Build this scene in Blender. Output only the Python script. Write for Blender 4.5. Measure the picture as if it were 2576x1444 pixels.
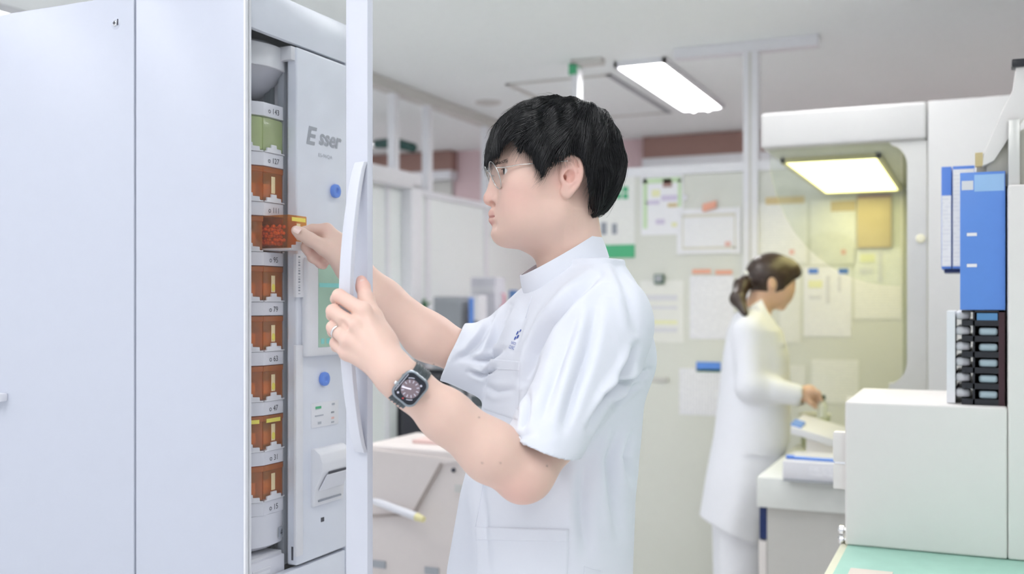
import bpy, bmesh, math, random
import numpy as np
from mathutils import Vector, Matrix
from mathutils.bvhtree import BVHTree

random.seed(7)
rng = np.random.default_rng(11)
for o in list(bpy.data.objects):
    bpy.data.objects.remove(o)
scene = bpy.context.scene
COL = scene.collection

# ------------------------------------------------------------------ camera
FPX, CX, HOR, CAMZ = 2600.0, 1288.0, 760.0, 1.43
YAW = math.atan2(1162.0, 2600.0)
CS, SN = math.cos(YAW), math.sin(YAW)
cam_data = bpy.data.cameras.new("camera")
cam = bpy.data.objects.new("camera", cam_data)
COL.objects.link(cam)
cam.location = (0, 0, CAMZ)
cam.rotation_euler = (math.pi / 2, 0, YAW)
cam_data.sensor_width = 36.0
cam_data.lens = FPX / 2576.0 * 36.0
cam_data.shift_y = (HOR - 722.0) / 2576.0
cam_data.clip_start = 0.02
cam_data.dof.use_dof = True
cam_data.dof.focus_distance = 1.70
cam_data.dof.aperture_fstop = 2.9
scene.camera = cam

# ------------------------------------------------------------------ world and exposure
world = bpy.data.worlds.new("world")
scene.world = world
world.use_nodes = True
bg = world.node_tree.nodes["Background"]
bg.inputs[0].default_value = (0.90, 0.94, 1.0, 1)
bg.inputs[1].default_value = 0.74
scene.view_settings.view_transform = 'Standard'
scene.view_settings.look = 'None'
scene.view_settings.exposure = 0.41
scene.view_settings.gamma = 1.0
scene.view_settings.use_curve_mapping = False
scene.cycles.max_bounces = 6
scene.cycles.use_adaptive_sampling = True
scene.cycles.adaptive_threshold = 0.05
scene.cycles.adaptive_min_samples = 16
scene.cycles.diffuse_bounces = 5
scene.cycles.glossy_bounces = 2
scene.cycles.transmission_bounces = 4
scene.cycles.transparent_max_bounces = 16
scene.cycles.use_light_tree = False
scene.cycles.caustics_reflective = False
scene.cycles.caustics_refractive = False
LAMP = 11.0        # radiance of the fluorescent diffusers

# ------------------------------------------------------------------ coordinates
# "cam" frame: x right, y depth, z up (camera at x=y=0).  World frame = room frame.
def c2r(p):
    p = np.asarray(p, float)
    out = p.copy()
    out[..., 0] = CS * p[..., 0] - SN * p[..., 1]
    out[..., 1] = SN * p[..., 0] + CS * p[..., 1]
    return out

def r2c(p):
    p = np.asarray(p, float)
    out = p.copy()
    out[..., 0] = CS * p[..., 0] + SN * p[..., 1]
    out[..., 1] = -SN * p[..., 0] + CS * p[..., 1]
    return out

def pc(u, v, d):
    return np.array([(u - CX) / FPX * d, d, CAMZ + (HOR - v) / FPX * d])

def hit(u, v, X=None, Y=None, Z=None):
    a, b = (u - CX) / FPX, (HOR - v) / FPX
    dx, dy, dz = CS * a - SN, SN * a + CS, b
    k = X / dx if X is not None else (Y / dy if Y is not None else (Z - CAMZ) / dz)
    return np.array([dx * k, dy * k, CAMZ + dz * k])

# ------------------------------------------------------------------ materials
MATS = {}
def mat(name, col, rough=0.5, metal=0.0, emit=None, estr=0.0, noise=0.03, nscale=30.0, bump=0.0,
        bscale=200.0, spec=0.5, sss=0.0, attr=None, coat=0.0, trans=0.0):
    if name in MATS:
        return MATS[name]
    m = bpy.data.materials.new(name)
    m.use_nodes = True
    nt = m.node_tree
    b = nt.nodes["Principled BSDF"]
    b.inputs["Roughness"].default_value = rough
    b.inputs["Metallic"].default_value = metal
    b.inputs["Specular IOR Level"].default_value = spec
    b.inputs["Coat Weight"].default_value = coat
    tc = nt.nodes.new("ShaderNodeTexCoord")
    nz = nt.nodes.new("ShaderNodeTexNoise")
    nz.inputs["Scale"].default_value = nscale
    nt.links.new(tc.outputs["Object"], nz.inputs["Vector"])
    mp = nt.nodes.new("ShaderNodeMapRange")
    mp.inputs["To Min"].default_value = 1.0 - noise
    mp.inputs["To Max"].default_value = 1.0 + noise
    nt.links.new(nz.outputs["Fac"], mp.inputs["Value"])
    mx = nt.nodes.new("ShaderNodeVectorMath")
    mx.operation = 'SCALE'
    if attr:
        at = nt.nodes.new("ShaderNodeAttribute")
        at.attribute_name = attr
        nt.links.new(at.outputs["Color"], mx.inputs[0])
    else:
        mx.inputs[0].default_value = col[:3]
    nt.links.new(mp.outputs["Result"], mx.inputs["Scale"])
    nt.links.new(mx.outputs[0], b.inputs["Base Color"])
    if sss > 0:
        b.inputs["Subsurface Weight"].default_value = sss
        b.inputs["Subsurface Radius"].default_value = (1.0, 0.35, 0.2)
        b.inputs["Subsurface Scale"].default_value = 0.006
    if bump > 0:
        n2 = nt.nodes.new("ShaderNodeTexNoise")
        n2.inputs["Scale"].default_value = bscale
        n2.inputs["Detail"].default_value = 3
        nt.links.new(tc.outputs["Object"], n2.inputs["Vector"])
        bp = nt.nodes.new("ShaderNodeBump")
        bp.inputs["Strength"].default_value = bump
        bp.inputs["Distance"].default_value = 0.002
        nt.links.new(n2.outputs["Fac"], bp.inputs["Height"])
        nt.links.new(bp.outputs["Normal"], b.inputs["Normal"])
    if emit:
        b.inputs["Emission Color"].default_value = (*emit, 1)
        b.inputs["Emission Strength"].default_value = estr
    MATS[name] = m
    return m

def glassy(name, tint, gloss=0.06, rough=0.03, body=0.0, bodycol=(1, 1, 1)):
    """thin clear or tinted sheet: tinted see-through + mirror reflection by Fresnel (+ a little body colour)"""
    m = bpy.data.materials.new(name)
    m.use_nodes = True
    nt = m.node_tree
    nt.nodes.clear()
    out = nt.nodes.new("ShaderNodeOutputMaterial")
    tr = nt.nodes.new("ShaderNodeBsdfTransparent")
    tc = nt.nodes.new("ShaderNodeTexCoord")
    nz = nt.nodes.new("ShaderNodeTexNoise")
    nz.inputs["Scale"].default_value = 25
    nt.links.new(tc.outputs["Object"], nz.inputs["Vector"])
    mp = nt.nodes.new("ShaderNodeMapRange")
    mp.inputs["To Min"].default_value = 0.96
    mp.inputs["To Max"].default_value = 1.0
    nt.links.new(nz.outputs["Fac"], mp.inputs["Value"])
    sc = nt.nodes.new("ShaderNodeVectorMath")
    sc.operation = 'SCALE'
    sc.inputs[0].default_value = tint
    nt.links.new(mp.outputs["Result"], sc.inputs["Scale"])
    nt.links.new(sc.outputs[0], tr.inputs["Color"])
    gl = nt.nodes.new("ShaderNodeBsdfGlossy")
    gl.inputs["Roughness"].default_value = rough
    fr = nt.nodes.new("ShaderNodeLayerWeight")
    pw_ = nt.nodes.new("ShaderNodeMath")
    pw_.operation = 'POWER'
    pw_.inputs[1].default_value = 4.0
    nt.links.new(fr.outputs["Facing"], pw_.inputs[0])
    ma = nt.nodes.new("ShaderNodeMath")
    ma.operation = 'MULTIPLY_ADD'
    ma.inputs[1].default_value = 0.40
    ma.inputs[2].default_value = gloss
    nt.links.new(pw_.outputs[0], ma.inputs[0])
    last = tr
    if body > 0:
        df = nt.nodes.new("ShaderNodeBsdfTranslucent")
        df.inputs["Color"].default_value = (*bodycol, 1)
        dd = nt.nodes.new("ShaderNodeBsdfDiffuse")
        dd.inputs["Color"].default_value = (*bodycol, 1)
        ad = nt.nodes.new("ShaderNodeMixShader")
        ad.inputs[0].default_value = 0.5
        nt.links.new(df.outputs[0], ad.inputs[1])
        nt.links.new(dd.outputs[0], ad.inputs[2])
        m1 = nt.nodes.new("ShaderNodeMixShader")
        m1.inputs[0].default_value = body
        nt.links.new(tr.outputs[0], m1.inputs[1])
        nt.links.new(ad.outputs[0], m1.inputs[2])
        last = m1
    m2 = nt.nodes.new("ShaderNodeMixShader")
    nt.links.new(ma.outputs[0], m2.inputs[0])
    nt.links.new(last.outputs[0], m2.inputs[1])
    nt.links.new(gl.outputs[0], m2.inputs[2])
    nt.links.new(m2.outputs[0], out.inputs[0])
    MATS[name] = m
    return m

def lined(name, base, ink, scale, axis='Z', thin=0.75, xs=90.0):
    """paper with rows of fine print"""
    if name in MATS:
        return MATS[name]
    m = bpy.data.materials.new(name)
    m.use_nodes = True
    nt = m.node_tree
    b = nt.nodes["Principled BSDF"]
    b.inputs["Roughness"].default_value = 0.7
    tc = nt.nodes.new("ShaderNodeTexCoord")
    wv = nt.nodes.new("ShaderNodeTexWave")
    wv.bands_direction = axis
    wv.inputs["Scale"].default_value = scale
    nz = nt.nodes.new("ShaderNodeTexNoise")
    nz.inputs["Scale"].default_value = xs
    nt.links.new(tc.outputs["Object"], wv.inputs["Vector"])
    nt.links.new(tc.outputs["Object"], nz.inputs["Vector"])
    gt = nt.nodes.new("ShaderNodeMath")
    gt.operation = 'GREATER_THAN'
    gt.inputs[1].default_value = thin
    nt.links.new(wv.outputs["Fac"], gt.inputs[0])
    g2 = nt.nodes.new("ShaderNodeMath")
    g2.operation = 'GREATER_THAN'
    g2.inputs[1].default_value = 0.45
    nt.links.new(nz.outputs["Fac"], g2.inputs[0])
    mu = nt.nodes.new("ShaderNodeMath")
    mu.operation = 'MULTIPLY'
    nt.links.new(gt.outputs[0], mu.inputs[0])
    nt.links.new(g2.outputs[0], mu.inputs[1])
    mx = nt.nodes.new("ShaderNodeMix")
    mx.data_type = 'RGBA'
    mx.inputs["A"].default_value = (*base, 1)
    mx.inputs["B"].default_value = (*ink, 1)
    nt.links.new(mu.outputs[0], mx.inputs["Factor"])
    nt.links.new(mx.outputs["Result"], b.inputs["Base Color"])
    MATS[name] = m
    return m

M_cab = mat("cabinet_enamel", (0.55, 0.575, 0.66), 0.32, bump=0.02, bscale=900, noise=0.01)
M_cab2 = mat("cabinet_front_plastic", (0.75, 0.775, 0.855), 0.28, noise=0.01)
M_door = mat("door_enamel", (0.62, 0.635, 0.71), 0.35, noise=0.01)
M_handle = mat("handle_plastic", (0.66, 0.67, 0.74), 0.38, noise=0.01)
M_white = mat("white_plastic", (0.77, 0.77, 0.81), 0.4, noise=0.01)
M_ring = mat("tier_plastic", (0.76, 0.76, 0.82), 0.4, noise=0.01)
M_wwhite = mat("warm_white_enamel", (0.84, 0.80, 0.775), 0.4, noise=0.01)
M_hood = mat("hood_enamel", (0.64, 0.63, 0.615), 0.35, noise=0.01)
M_warmgrey = mat("warm_grey_enamel", (0.62, 0.61, 0.58), 0.45, noise=0.02)
M_cream = mat("cream_plastic", (0.74, 0.675, 0.645), 0.5, noise=0.02)
M_dark = mat("dark_interior", (0.20, 0.20, 0.23), 0.6)
M_inner = mat("grey_interior", (0.64, 0.64, 0.69), 0.5)
M_black = mat("black_plastic", (0.012, 0.013, 0.02), 0.35)
M_grey = mat("grey_plastic", (0.40, 0.42, 0.45), 0.5)
M_ink = mat("grey_ink", (0.30, 0.32, 0.37), 0.5)
M_ink2 = mat("pale_grey_ink", (0.42, 0.44, 0.50), 0.5)
M_dink = mat("dark_ink", (0.05, 0.05, 0.07), 0.5)
M_steel = mat("brushed_steel", (0.66, 0.65, 0.62), 0.35, metal=0.6)
M_chrome = mat("chrome", (0.85, 0.85, 0.86), 0.12, metal=1.0)
M_blue = mat("blue_plastic", (0.10, 0.24, 0.72), 0.4)
M_lblue = mat("light_blue_plastic", (0.12, 0.29, 0.78), 0.35)
M_navy = mat("navy_plastic", (0.01, 0.03, 0.14), 0.5)
M_green = mat("green_print", (0.08, 0.45, 0.22), 0.6)
M_mint = mat("mint_mat", (0.40, 0.66, 0.55), 0.6, noise=0.06)
M_yellow = mat("yellow_label", (0.90, 0.78, 0.12), 0.5)
M_paper = mat("paper", (0.86, 0.86, 0.89), 0.7, noise=0.01)
M_pink = mat("pink_paint", (0.74, 0.56, 0.58), 0.7)
M_brown = mat("brown_paint", (0.36, 0.21, 0.18), 0.6)
M_orange = mat("orange_plastic", (0.84, 0.42, 0.30), 0.5)
M_tan = mat("tan_panel", (0.66, 0.53, 0.28), 0.6)
M_partition = mat("partition_panel", (0.70, 0.71, 0.655), 0.55, noise=0.015)
M_partition2 = mat("pale_partition_panel", (0.84, 0.875, 0.87), 0.35, noise=0.015)
M_rail = mat("white_aluminium", (0.80, 0.80, 0.835), 0.4)
M_ceil = mat("ceiling_paint", (0.91, 0.94, 0.94), 0.8, noise=0.02)
M_floor = mat("floor_vinyl", (0.86, 0.86, 0.86), 0.35, noise=0.05)
M_wall = mat("wall_paint", (0.76, 0.77, 0.76), 0.7)
M_lens = glassy("spectacle_glass", (0.97, 0.98, 0.98), 0.03)
M_glass = glassy("door_glass", (0.985, 0.99, 0.99), 0.012)
M_hglass = glassy("hood_glass", (0.96, 0.98, 0.93), 0.05)
M_amber = glassy("amber_plastic", (1.0, 0.64, 0.26), 0.05, 0.08, 0.40, (1.0, 0.43, 0.09))
M_amber2 = glassy("clear_amber_plastic", (1.0, 0.66, 0.28), 0.05, 0.06, 0.14, (1.0, 0.42, 0.08))
M_gamber = glassy("green_plastic", (0.92, 0.98, 0.70), 0.04, 0.1, 0.72, (0.88, 0.98, 0.58))
M_greendisp = mat("green_display", (0.32, 0.47, 0.37), 0.15, emit=(0.35, 0.62, 0.46), estr=0.08, noise=0.25, nscale=18)
M_lamp = mat("lamp_diffuser", (0.9, 0.9, 0.9), 0.5, emit=(1.0, 1.0, 1.0), estr=LAMP)
M_ylamp = mat("hood_lamp_diffuser", (0.9, 0.85, 0.4), 0.5, emit=(1.0, 0.92, 0.45), estr=3.2)

# ------------------------------------------------------------------ mesh helpers
def mesh_obj(name, verts, faces, m=None, parent=None, smooth=False, label=None):
    me = bpy.data.meshes.new(name)
    v = np.asarray(verts, float)
    me.from_pydata([tuple(x) for x in v], [], [tuple(f) for f in faces])
    me.update()
    return link(name, me, m, parent, smooth, label)

def np_mesh(name, v, quads):
    me = bpy.data.meshes.new(name)
    v = np.ascontiguousarray(v, dtype=np.float32)
    q = np.ascontiguousarray(quads, dtype=np.int32)
    k = q.shape[1]
    me.vertices.add(len(v))
    me.vertices.foreach_set("co", v.ravel())
    me.loops.add(q.size)
    me.loops.foreach_set("vertex_index", q.ravel())
    me.polygons.add(len(q))
    me.polygons.foreach_set("loop_start", np.arange(0, q.size, k, dtype=np.int32))
    me.update(calc_edges=True)
    me.validate()
    return me

def link(name, me, m=None, parent=None, smooth=False, label=None):
    o = bpy.data.objects.new(name, me)
    COL.objects.link(o)
    if m is not None:
        me.materials.append(m)
    if smooth:
        me.polygons.foreach_set("use_smooth", [True] * len(me.polygons))
    if parent is not None:
        o.parent = parent
        o.matrix_parent_inverse = parent_mat(parent).inverted()
    if label:
        o["label"] = label
    return o

def parent_mat(p):
    m = p.matrix_basis.copy()
    if p.parent:
        m = parent_mat(p.parent) @ p.matrix_parent_inverse @ m
    return m

def tag(o, label, cat, group=None):
    o["label"] = label
    o["category"] = cat
    if group:
        o["group"] = group
    return o

def thing(name, label, cat, loc, group=None, rz=0.0):
    o = bpy.data.objects.new(name, None)
    COL.objects.link(o)
    o.empty_display_size = 0.05
    o.location = loc
    o.rotation_euler = (0, 0, rz)
    return tag(o, label, cat, group)

def struct(o):
    o["kind"] = "structure"
    return o

def bm_box(bm, x0, x1, y0, y1, z0, z1, bev=0.0, seg=2):
    r = bmesh.ops.create_cube(bm, size=1.0)
    vs = r["verts"]
    for v in vs:
        v.co = Vector(((x0 + x1) / 2 + v.co.x * (x1 - x0), (y0 + y1) / 2 + v.co.y * (y1 - y0), (z0 + z1) / 2 + v.co.z * (z1 - z0)))
    if bev > 0:
        es = list({e for v in vs for e in v.link_edges})
        bmesh.ops.bevel(bm, geom=es, offset=bev, segments=seg, affect='EDGES', profile=0.6)

def bm_out(bm, name, m, parent=None, smooth=False, label=None):
    me = bpy.data.meshes.new(name)
    bm.to_mesh(me)
    bm.free()
    return link(name, me, m, parent, smooth, label)

def box(name, x0, x1, y0, y1, z0, z1, m, parent=None, bev=0.0, label=None, seg=2):
    x0, x1 = min(x0, x1), max(x0, x1)
    y0, y1 = min(y0, y1), max(y0, y1)
    z0, z1 = min(z0, z1), max(z0, z1)
    bm = bmesh.new()
    bm_box(bm, x0, x1, y0, y1, z0, z1, bev, seg)
    o = bm_out(bm, name, m, parent, False, label)
    if bev > 0:
        auto(o)
    return o

def auto(o, ang=0.7):
    me = o.data
    me.polygons.foreach_set("use_smooth", [True] * len(me.polygons))
    try:
        me.set_sharp_from_angle(angle=ang)
    except Exception:
        pass

def frames(path):
    p = np.asarray(path, float)
    t = np.gradient(p, axis=0)
    t /= np.linalg.norm(t, axis=1)[:, None] + 1e-12
    ref = np.array([0, 0, 1.0]) if abs(t[0][2]) < 0.9 else np.array([1.0, 0, 0])
    ns, bs = [], []
    n = ref - t[0] * (ref @ t[0])
    for k in range(len(p)):
        n = n - t[k] * (n @ t[k])
        n /= np.linalg.norm(n) + 1e-12
        ns.append(n)
        bs.append(np.cross(t[k], n))
    return p, np.array(ns), np.array(bs)

def tube_geo(path, rad, seg=10, closed=False, rn=None, rb=None):
    p, n, b = frames(path)
    K = len(p)
    r = np.broadcast_to(np.asarray(rad, float), (K,))
    a = np.linspace(0, 2 * math.pi, seg, endpoint=False)
    sn, sb = (rn or 1.0), (rb or 1.0)
    v = p[:, None, :] + r[:, None, None] * (np.cos(a)[None, :, None] * n[:, None, :] * sn + np.sin(a)[None, :, None] * b[:, None, :] * sb)
    v = v.reshape(-1, 3)
    f = []
    for k in range(K if closed else K - 1):
        k2 = (k + 1) % K
        for s in range(seg):
            s2 = (s + 1) % seg
            f.append((k * seg + s, k * seg + s2, k2 * seg + s2, k2 * seg + s))
    if not closed:
        f.append(tuple(range(seg))[::-1])
        f.append(tuple((K - 1) * seg + s for s in range(seg)))
    return v, f

def tube(name, path, rad, m, parent=None, seg=10, closed=False, label=None):
    v, f = tube_geo(path, rad, seg, closed)
    o = mesh_obj(name, v, f, m, parent, True, label)
    if not closed:
        auto(o, 1.0)
    return o

def lathe(name, c, axis, prof, m, parent=None, seg=24, label=None):
    """prof: list of (distance along axis, radius)"""
    ax = np.asarray(axis, float)
    ax /= np.linalg.norm(ax)
    ref = np.array([0, 0, 1.0]) if abs(ax[2]) < 0.9 else np.array([1.0, 0, 0])
    e1 = np.cross(ax, ref); e1 /= np.linalg.norm(e1)
    e2 = np.cross(ax, e1)
    a = np.linspace(0, 2 * math.pi, seg, endpoint=False)
    vs, f = [], []
    for t, r in prof:
        for q in a:
            vs.append(np.asarray(c) + ax * t + r * (math.cos(q) * e1 + math.sin(q) * e2))
    for k in range(len(prof) - 1):
        for s in range(seg):
            s2 = (s + 1) % seg
            f.append((k * seg + s, k * seg + s2, (k + 1) * seg + s2, (k + 1) * seg + s))
    f.append(tuple(range(seg))[::-1])
    f.append(tuple((len(prof) - 1) * seg + s for s in range(seg)))
    o = mesh_obj(name, vs, f, m, parent, True, label)
    auto(o, 0.6)
    return o

def prism(name, poly, vec, m, parent=None, bev=0.0, label=None):
    """poly: list of 3-D points of one face, extruded by vec"""
    bm = bmesh.new()
    a = [bm.verts.new(tuple(p)) for p in poly]
    b = [bm.verts.new(tuple(np.asarray(p) + np.asarray(vec))) for p in poly]
    n = len(poly)
    bm.faces.new(a[::-1]); bm.faces.new(b)
    for i in range(n):
        j = (i + 1) % n
        bm.faces.new((a[i], a[j], b[j], b[i]))
    bmesh.ops.recalc_face_normals(bm, faces=bm.faces)
    if bev > 0:
        bmesh.ops.bevel(bm, geom=list(bm.edges), offset=bev, segments=2, affect='EDGES', profile=0.6)
    o = bm_out(bm, name, m, parent, False, label)
    if bev > 0:
        auto(o)
    return o

_fc = {}
def text_geo(s, bold=False):
    if (s, bold) in _fc:
        return _fc[(s, bold)]
    cu = bpy.data.curves.new("lettering", 'FONT')
    cu.body = s
    cu.align_x = 'CENTER'
    cu.resolution_u = 3
    if bold:
        cu.shear = 0.22
        cu.offset = 0.028
    o = bpy.data.objects.new("lettering", cu)
    COL.objects.link(o)
    bpy.context.view_layer.update()
    dg = bpy.context.evaluated_depsgraph_get()
    me = o.evaluated_get(dg).to_mesh()
    v = np.array([tuple(x.co) for x in me.vertices])
    f = [tuple(p.vertices) for p in me.polygons]
    o.evaluated_get(dg).to_mesh_clear()
    bpy.data.objects.remove(o)
    bpy.data.curves.remove(cu)
    if len(v):
        v[:, 1] -= (v[:, 1].max() + v[:, 1].min()) / 2
        v[:, 0] -= (v[:, 0].max() + v[:, 0].min()) / 2
    _fc[(s, bold)] = (v, f)
    return v, f

def text(name, s, c, right, up, height, m, parent, width=None, lift=0.0006, bold=False):
    v, f = text_geo(s, bold)
    hgt = v[:, 1].max() - v[:, 1].min()
    sc = height / hgt
    sx = sc if width is None else width / (v[:, 0].max() - v[:, 0].min())
    r, up = np.asarray(right, float), np.asarray(up, float)
    n = np.cross(r, up)
    P = np.asarray(c) + v[:, :1] * sx * r + v[:, 1:2] * sc * up + n * lift
    return mesh_obj(name, P, f, m, parent)

# ------------------------------------------------------------------ implicit surfaces (for bodies, clothes, hair)
def smin(a, b, k):
    if k <= 0:
        return np.minimum(a, b)
    h = np.maximum(k - np.abs(a - b), 0) / k
    return np.minimum(a, b) - h * h * k * 0.25

def smax(a, b, k):
    return -smin(-a, -b, k)

class Cone:
    def __init__(s, a, b, r1, r2, k=0.01, op='u'):
        s.a, s.b, s.r1, s.r2, s.k, s.op = np.asarray(a, float), np.asarray(b, float), r1, r2, k, op
    def d(s, p):
        ba = s.b - s.a
        q = p - s.a
        h = np.clip((q @ ba) / (ba @ ba + 1e-12), 0, 1)
        return np.linalg.norm(q - h[..., None] * ba, axis=-1) - (s.r1 + (s.r2 - s.r1) * h)

class Ell:
    def __init__(s, c, r, A=None, k=0.01, op='u'):
        s.c, s.r, s.k, s.op = np.asarray(c, float), np.asarray(r, float), k, op
        s.A = np.eye(3) if A is None else np.asarray(A, float)     # rows: local axes
    def d(s, p):
        q = (p - s.c) @ s.A.T
        k0 = np.linalg.norm(q / s.r, axis=-1)
        k1 = np.linalg.norm(q / (s.r * s.r), axis=-1)
        return k0 * (k0 - 1.0) / (k1 + 1e-9)

class Fn:
    def __init__(s, fn, k=0.01, op='u'):
        s.d, s.k, s.op = fn, k, op

def sdf_eval(prims, p):
    d = np.full(p.shape[:-1], 1.0)
    for q in prims:
        if q.op == 'u':
            d = smin(d, q.d(p), q.k)
        elif q.op == 's':
            d = smax(d, -q.d(p), q.k)
        else:
            d = smax(d, q.d(p), q.k)
    return d

def sdf_mesh(prims, lo, hi, h):
    n = 8
    lo = np.asarray(lo, float); hi = np.asarray(hi, float)
    nb = np.ceil((hi - lo) / (h * n)).astype(int)
    bi = np.stack(np.meshgrid(*[np.arange(k) for k in nb], indexing='ij'), -1).reshape(-1, 3)
    cen = lo + (bi * n + (n - 1) / 2.0) * h
    R = h * n * 0.87
    dc = np.empty(len(cen))
    for s in range(0, len(cen), 60000):
        dc[s:s + 60000] = sdf_eval(prims, cen[s:s + 60000])
    G = np.empty((nb[0], n, nb[1], n, nb[2], n), np.float32)
    G[...] = np.where(dc > 0, 1.0, -1.0).reshape(nb)[:, None, :, None, :, None]
    act = np.nonzero(np.abs(dc) < R * 1.6)[0]
    of = np.stack(np.meshgrid(*[np.arange(n)] * 3, indexing='ij'), -1).reshape(-1, 3) - (n - 1) / 2.0
    for s in range(0, len(act), 3000):
        ids = act[s:s + 3000]
        c = cen[ids]
        pts = c[:, None, :] + of[None] * h
        d = np.full(pts.shape[:2], 1.0)
        for q in prims:
            cd = q.d(c)
            if q.op == 'i':
                d = smax(d, q.d(pts), q.k)
                continue
            sel = np.nonzero(cd < R * 1.5 + q.k)[0]
            if not len(sel):
                continue
            dq = q.d(pts[sel])
            d[sel] = smin(d[sel], dq, q.k) if q.op == 'u' else smax(d[sel], -dq, q.k)
        b = bi[ids]
        G[b[:, 0], :, b[:, 1], :, b[:, 2], :] = d.reshape(-1, n, n, n)
    N = nb * n
    G = G.reshape(N)
    ins = G < 0
    cnt = np.zeros(N - 1, np.uint8)
    for i in (0, 1):
        for j in (0, 1):
            for k in (0, 1):
                cnt += ins[i:N[0] - 1 + i, j:N[1] - 1 + j, k:N[2] - 1 + k]
    cells = np.argwhere((cnt > 0) & (cnt < 8))
    idx = np.full(N - 1, -1, np.int32)
    idx[cells[:, 0], cells[:, 1], cells[:, 2]] = np.arange(len(cells))
    corner = np.array([(i, j, k) for i in (0, 1) for j in (0, 1) for k in (0, 1)])
    val = np.stack([G[cells[:, 0] + c[0], cells[:, 1] + c[1], cells[:, 2] + c[2]] for c in corner], 1)
    acc = np.zeros((len(cells), 3)); num = np.zeros(len(cells))
    for a in range(8):
        for b in range(a + 1, 8):
            if np.abs(corner[a] - corner[b]).sum() != 1:
                continue
            va, vb = val[:, a], val[:, b]
            m = (va < 0) != (vb < 0)
            t = np.where(m, va / np.where(m, va - vb, 1), 0)
            acc += m[:, None] * (corner[a] + t[:, None] * (corner[b] - corner[a]))
            num += m
    V = lo + (cells + acc / num[:, None]) * h
    quads = []
    for ax in range(3):
        e = [0, 0, 0]; e[ax] = 1
        s0 = ins[:N[0] - e[0], :N[1] - e[1], :N[2] - e[2]]
        s1 = ins[e[0]:, e[1]:, e[2]:]
        ch = np.argwhere(s0 != s1)
        o1, o2 = (ax + 1) % 3, (ax + 2) % 3
        ch = ch[(ch[:, o1] > 0) & (ch[:, o2] > 0) & (ch[:, o1] < N[o1] - 1) & (ch[:, o2] < N[o2] - 1)]
        d1 = np.zeros(3, int); d1[o1] = 1
        d2 = np.zeros(3, int); d2[o2] = 1
        g = lambda c: idx[c[:, 0], c[:, 1], c[:, 2]]
        q = np.stack([g(ch - d1 - d2), g(ch - d2), g(ch), g(ch - d1)], 1)
        flip = ~s0[ch[:, 0], ch[:, 1], ch[:, 2]]
        q[flip] = q[flip][:, ::-1]
        quads.append(q)
    Q = np.concatenate(quads)
    Q = Q[(Q >= 0).all(1)]
    return V, Q

def smooth_v(V, Q, it=2, lam=0.5):
    V = V.copy()
    for _ in range(it):
        s = np.zeros_like(V); c = np.zeros(len(V))
        for a, b in ((0, 1), (1, 2), (2, 3), (3, 0)):
            np.add.at(s, Q[:, a], V[Q[:, b]]); np.add.at(c, Q[:, a], 1)
            np.add.at(s, Q[:, b], V[Q[:, a]]); np.add.at(c, Q[:, b], 1)
        V += lam * (s / np.maximum(c, 1)[:, None] - V)
    return V

def sdf_obj(name, prims, lo, hi, h, m, parent, it=2, colour=None, keep=None, label=None, post=None):
    V, Q = sdf_mesh(prims, lo, hi, h)
    V = smooth_v(V, Q, it)
    if post is not None:
        V = post(V, Q)
    me = np_mesh(name, c2r(V), Q)
    if colour is not None:
        colour = colour(V)
        ca = me.color_attributes.new("tint", 'FLOAT_COLOR', 'POINT')
        ca.data.foreach_set("color", np.concatenate([colour, np.ones((len(colour), 1))], 1).astype(np.float32).ravel())
    o = link(name, me, m, parent, True, label)
    if keep is not None:
        keep.append((V, Q))
    return o

def strands(name, paths, rad, m, parent, label=None):
    """paths (S,K,3) in the cam frame; three-sided tapering hairs in one mesh"""
    S, K, _ = paths.shape
    t = np.gradient(paths, axis=1)
    t /= np.linalg.norm(t, axis=2, keepdims=True) + 1e-12
    ref = np.array([0.3, 0.9, 0.2])
    n = np.cross(t, ref); n /= np.linalg.norm(n, axis=2, keepdims=True) + 1e-12
    b = np.cross(t, n)
    V = np.empty((S, K, 3, 3))
    for s in range(3):
        a = s * 2 * math.pi / 3
        V[:, :, s, :] = paths + rad[..., None] * (math.cos(a) * n + math.sin(a) * b)
    base = (np.arange(S) * K * 3)[:, None, None]
    kk = (np.arange(K - 1) * 3)[None, :, None]
    ss = np.arange(3)[None, None, :]
    s2 = (ss + 1) % 3
    Q = np.stack([base + kk + ss, base + kk + s2, base + kk + 3 + s2, base + kk + 3 + ss], -1).reshape(-1, 4)
    me = np_mesh(name, c2r(V.reshape(-1, 3)), Q)
    return link(name, me, m, parent, True, label)

def obox(name, o, e1, e2, e3, m, parent=None, bev=0.0, label=None):
    """box spanned from corner o by vectors e1, e2, e3"""
    o = np.asarray(o, float)
    e1, e2, e3 = (np.asarray(e, float) for e in (e1, e2, e3))
    return prism(name, [o, o + e1, o + e1 + e2, o + e2], e3, m, parent, bev, label)

# ================================================================== THE SETTING
ZC = 2.65
struct(box("floor", -6.5, 2.2, -2.5, 8.0, -0.05, 0.0, M_floor))
struct(box("ceiling", -6.5, 2.2, -2.5, 8.0, ZC, ZC + 0.05, M_ceil))
struct(box("wall_right", 1.9, 2.0, -2.5, 8.0, 0.0, ZC, M_wall))
struct(box("wall_left", -6.2, -6.1, 3.0, 8.0, 0.0, ZC, M_wall))
FW = 7.45
wb = struct(box("wall_back", -6.2, 2.0, FW, FW + 0.1, 0.0, ZC, M_pink))
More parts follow.
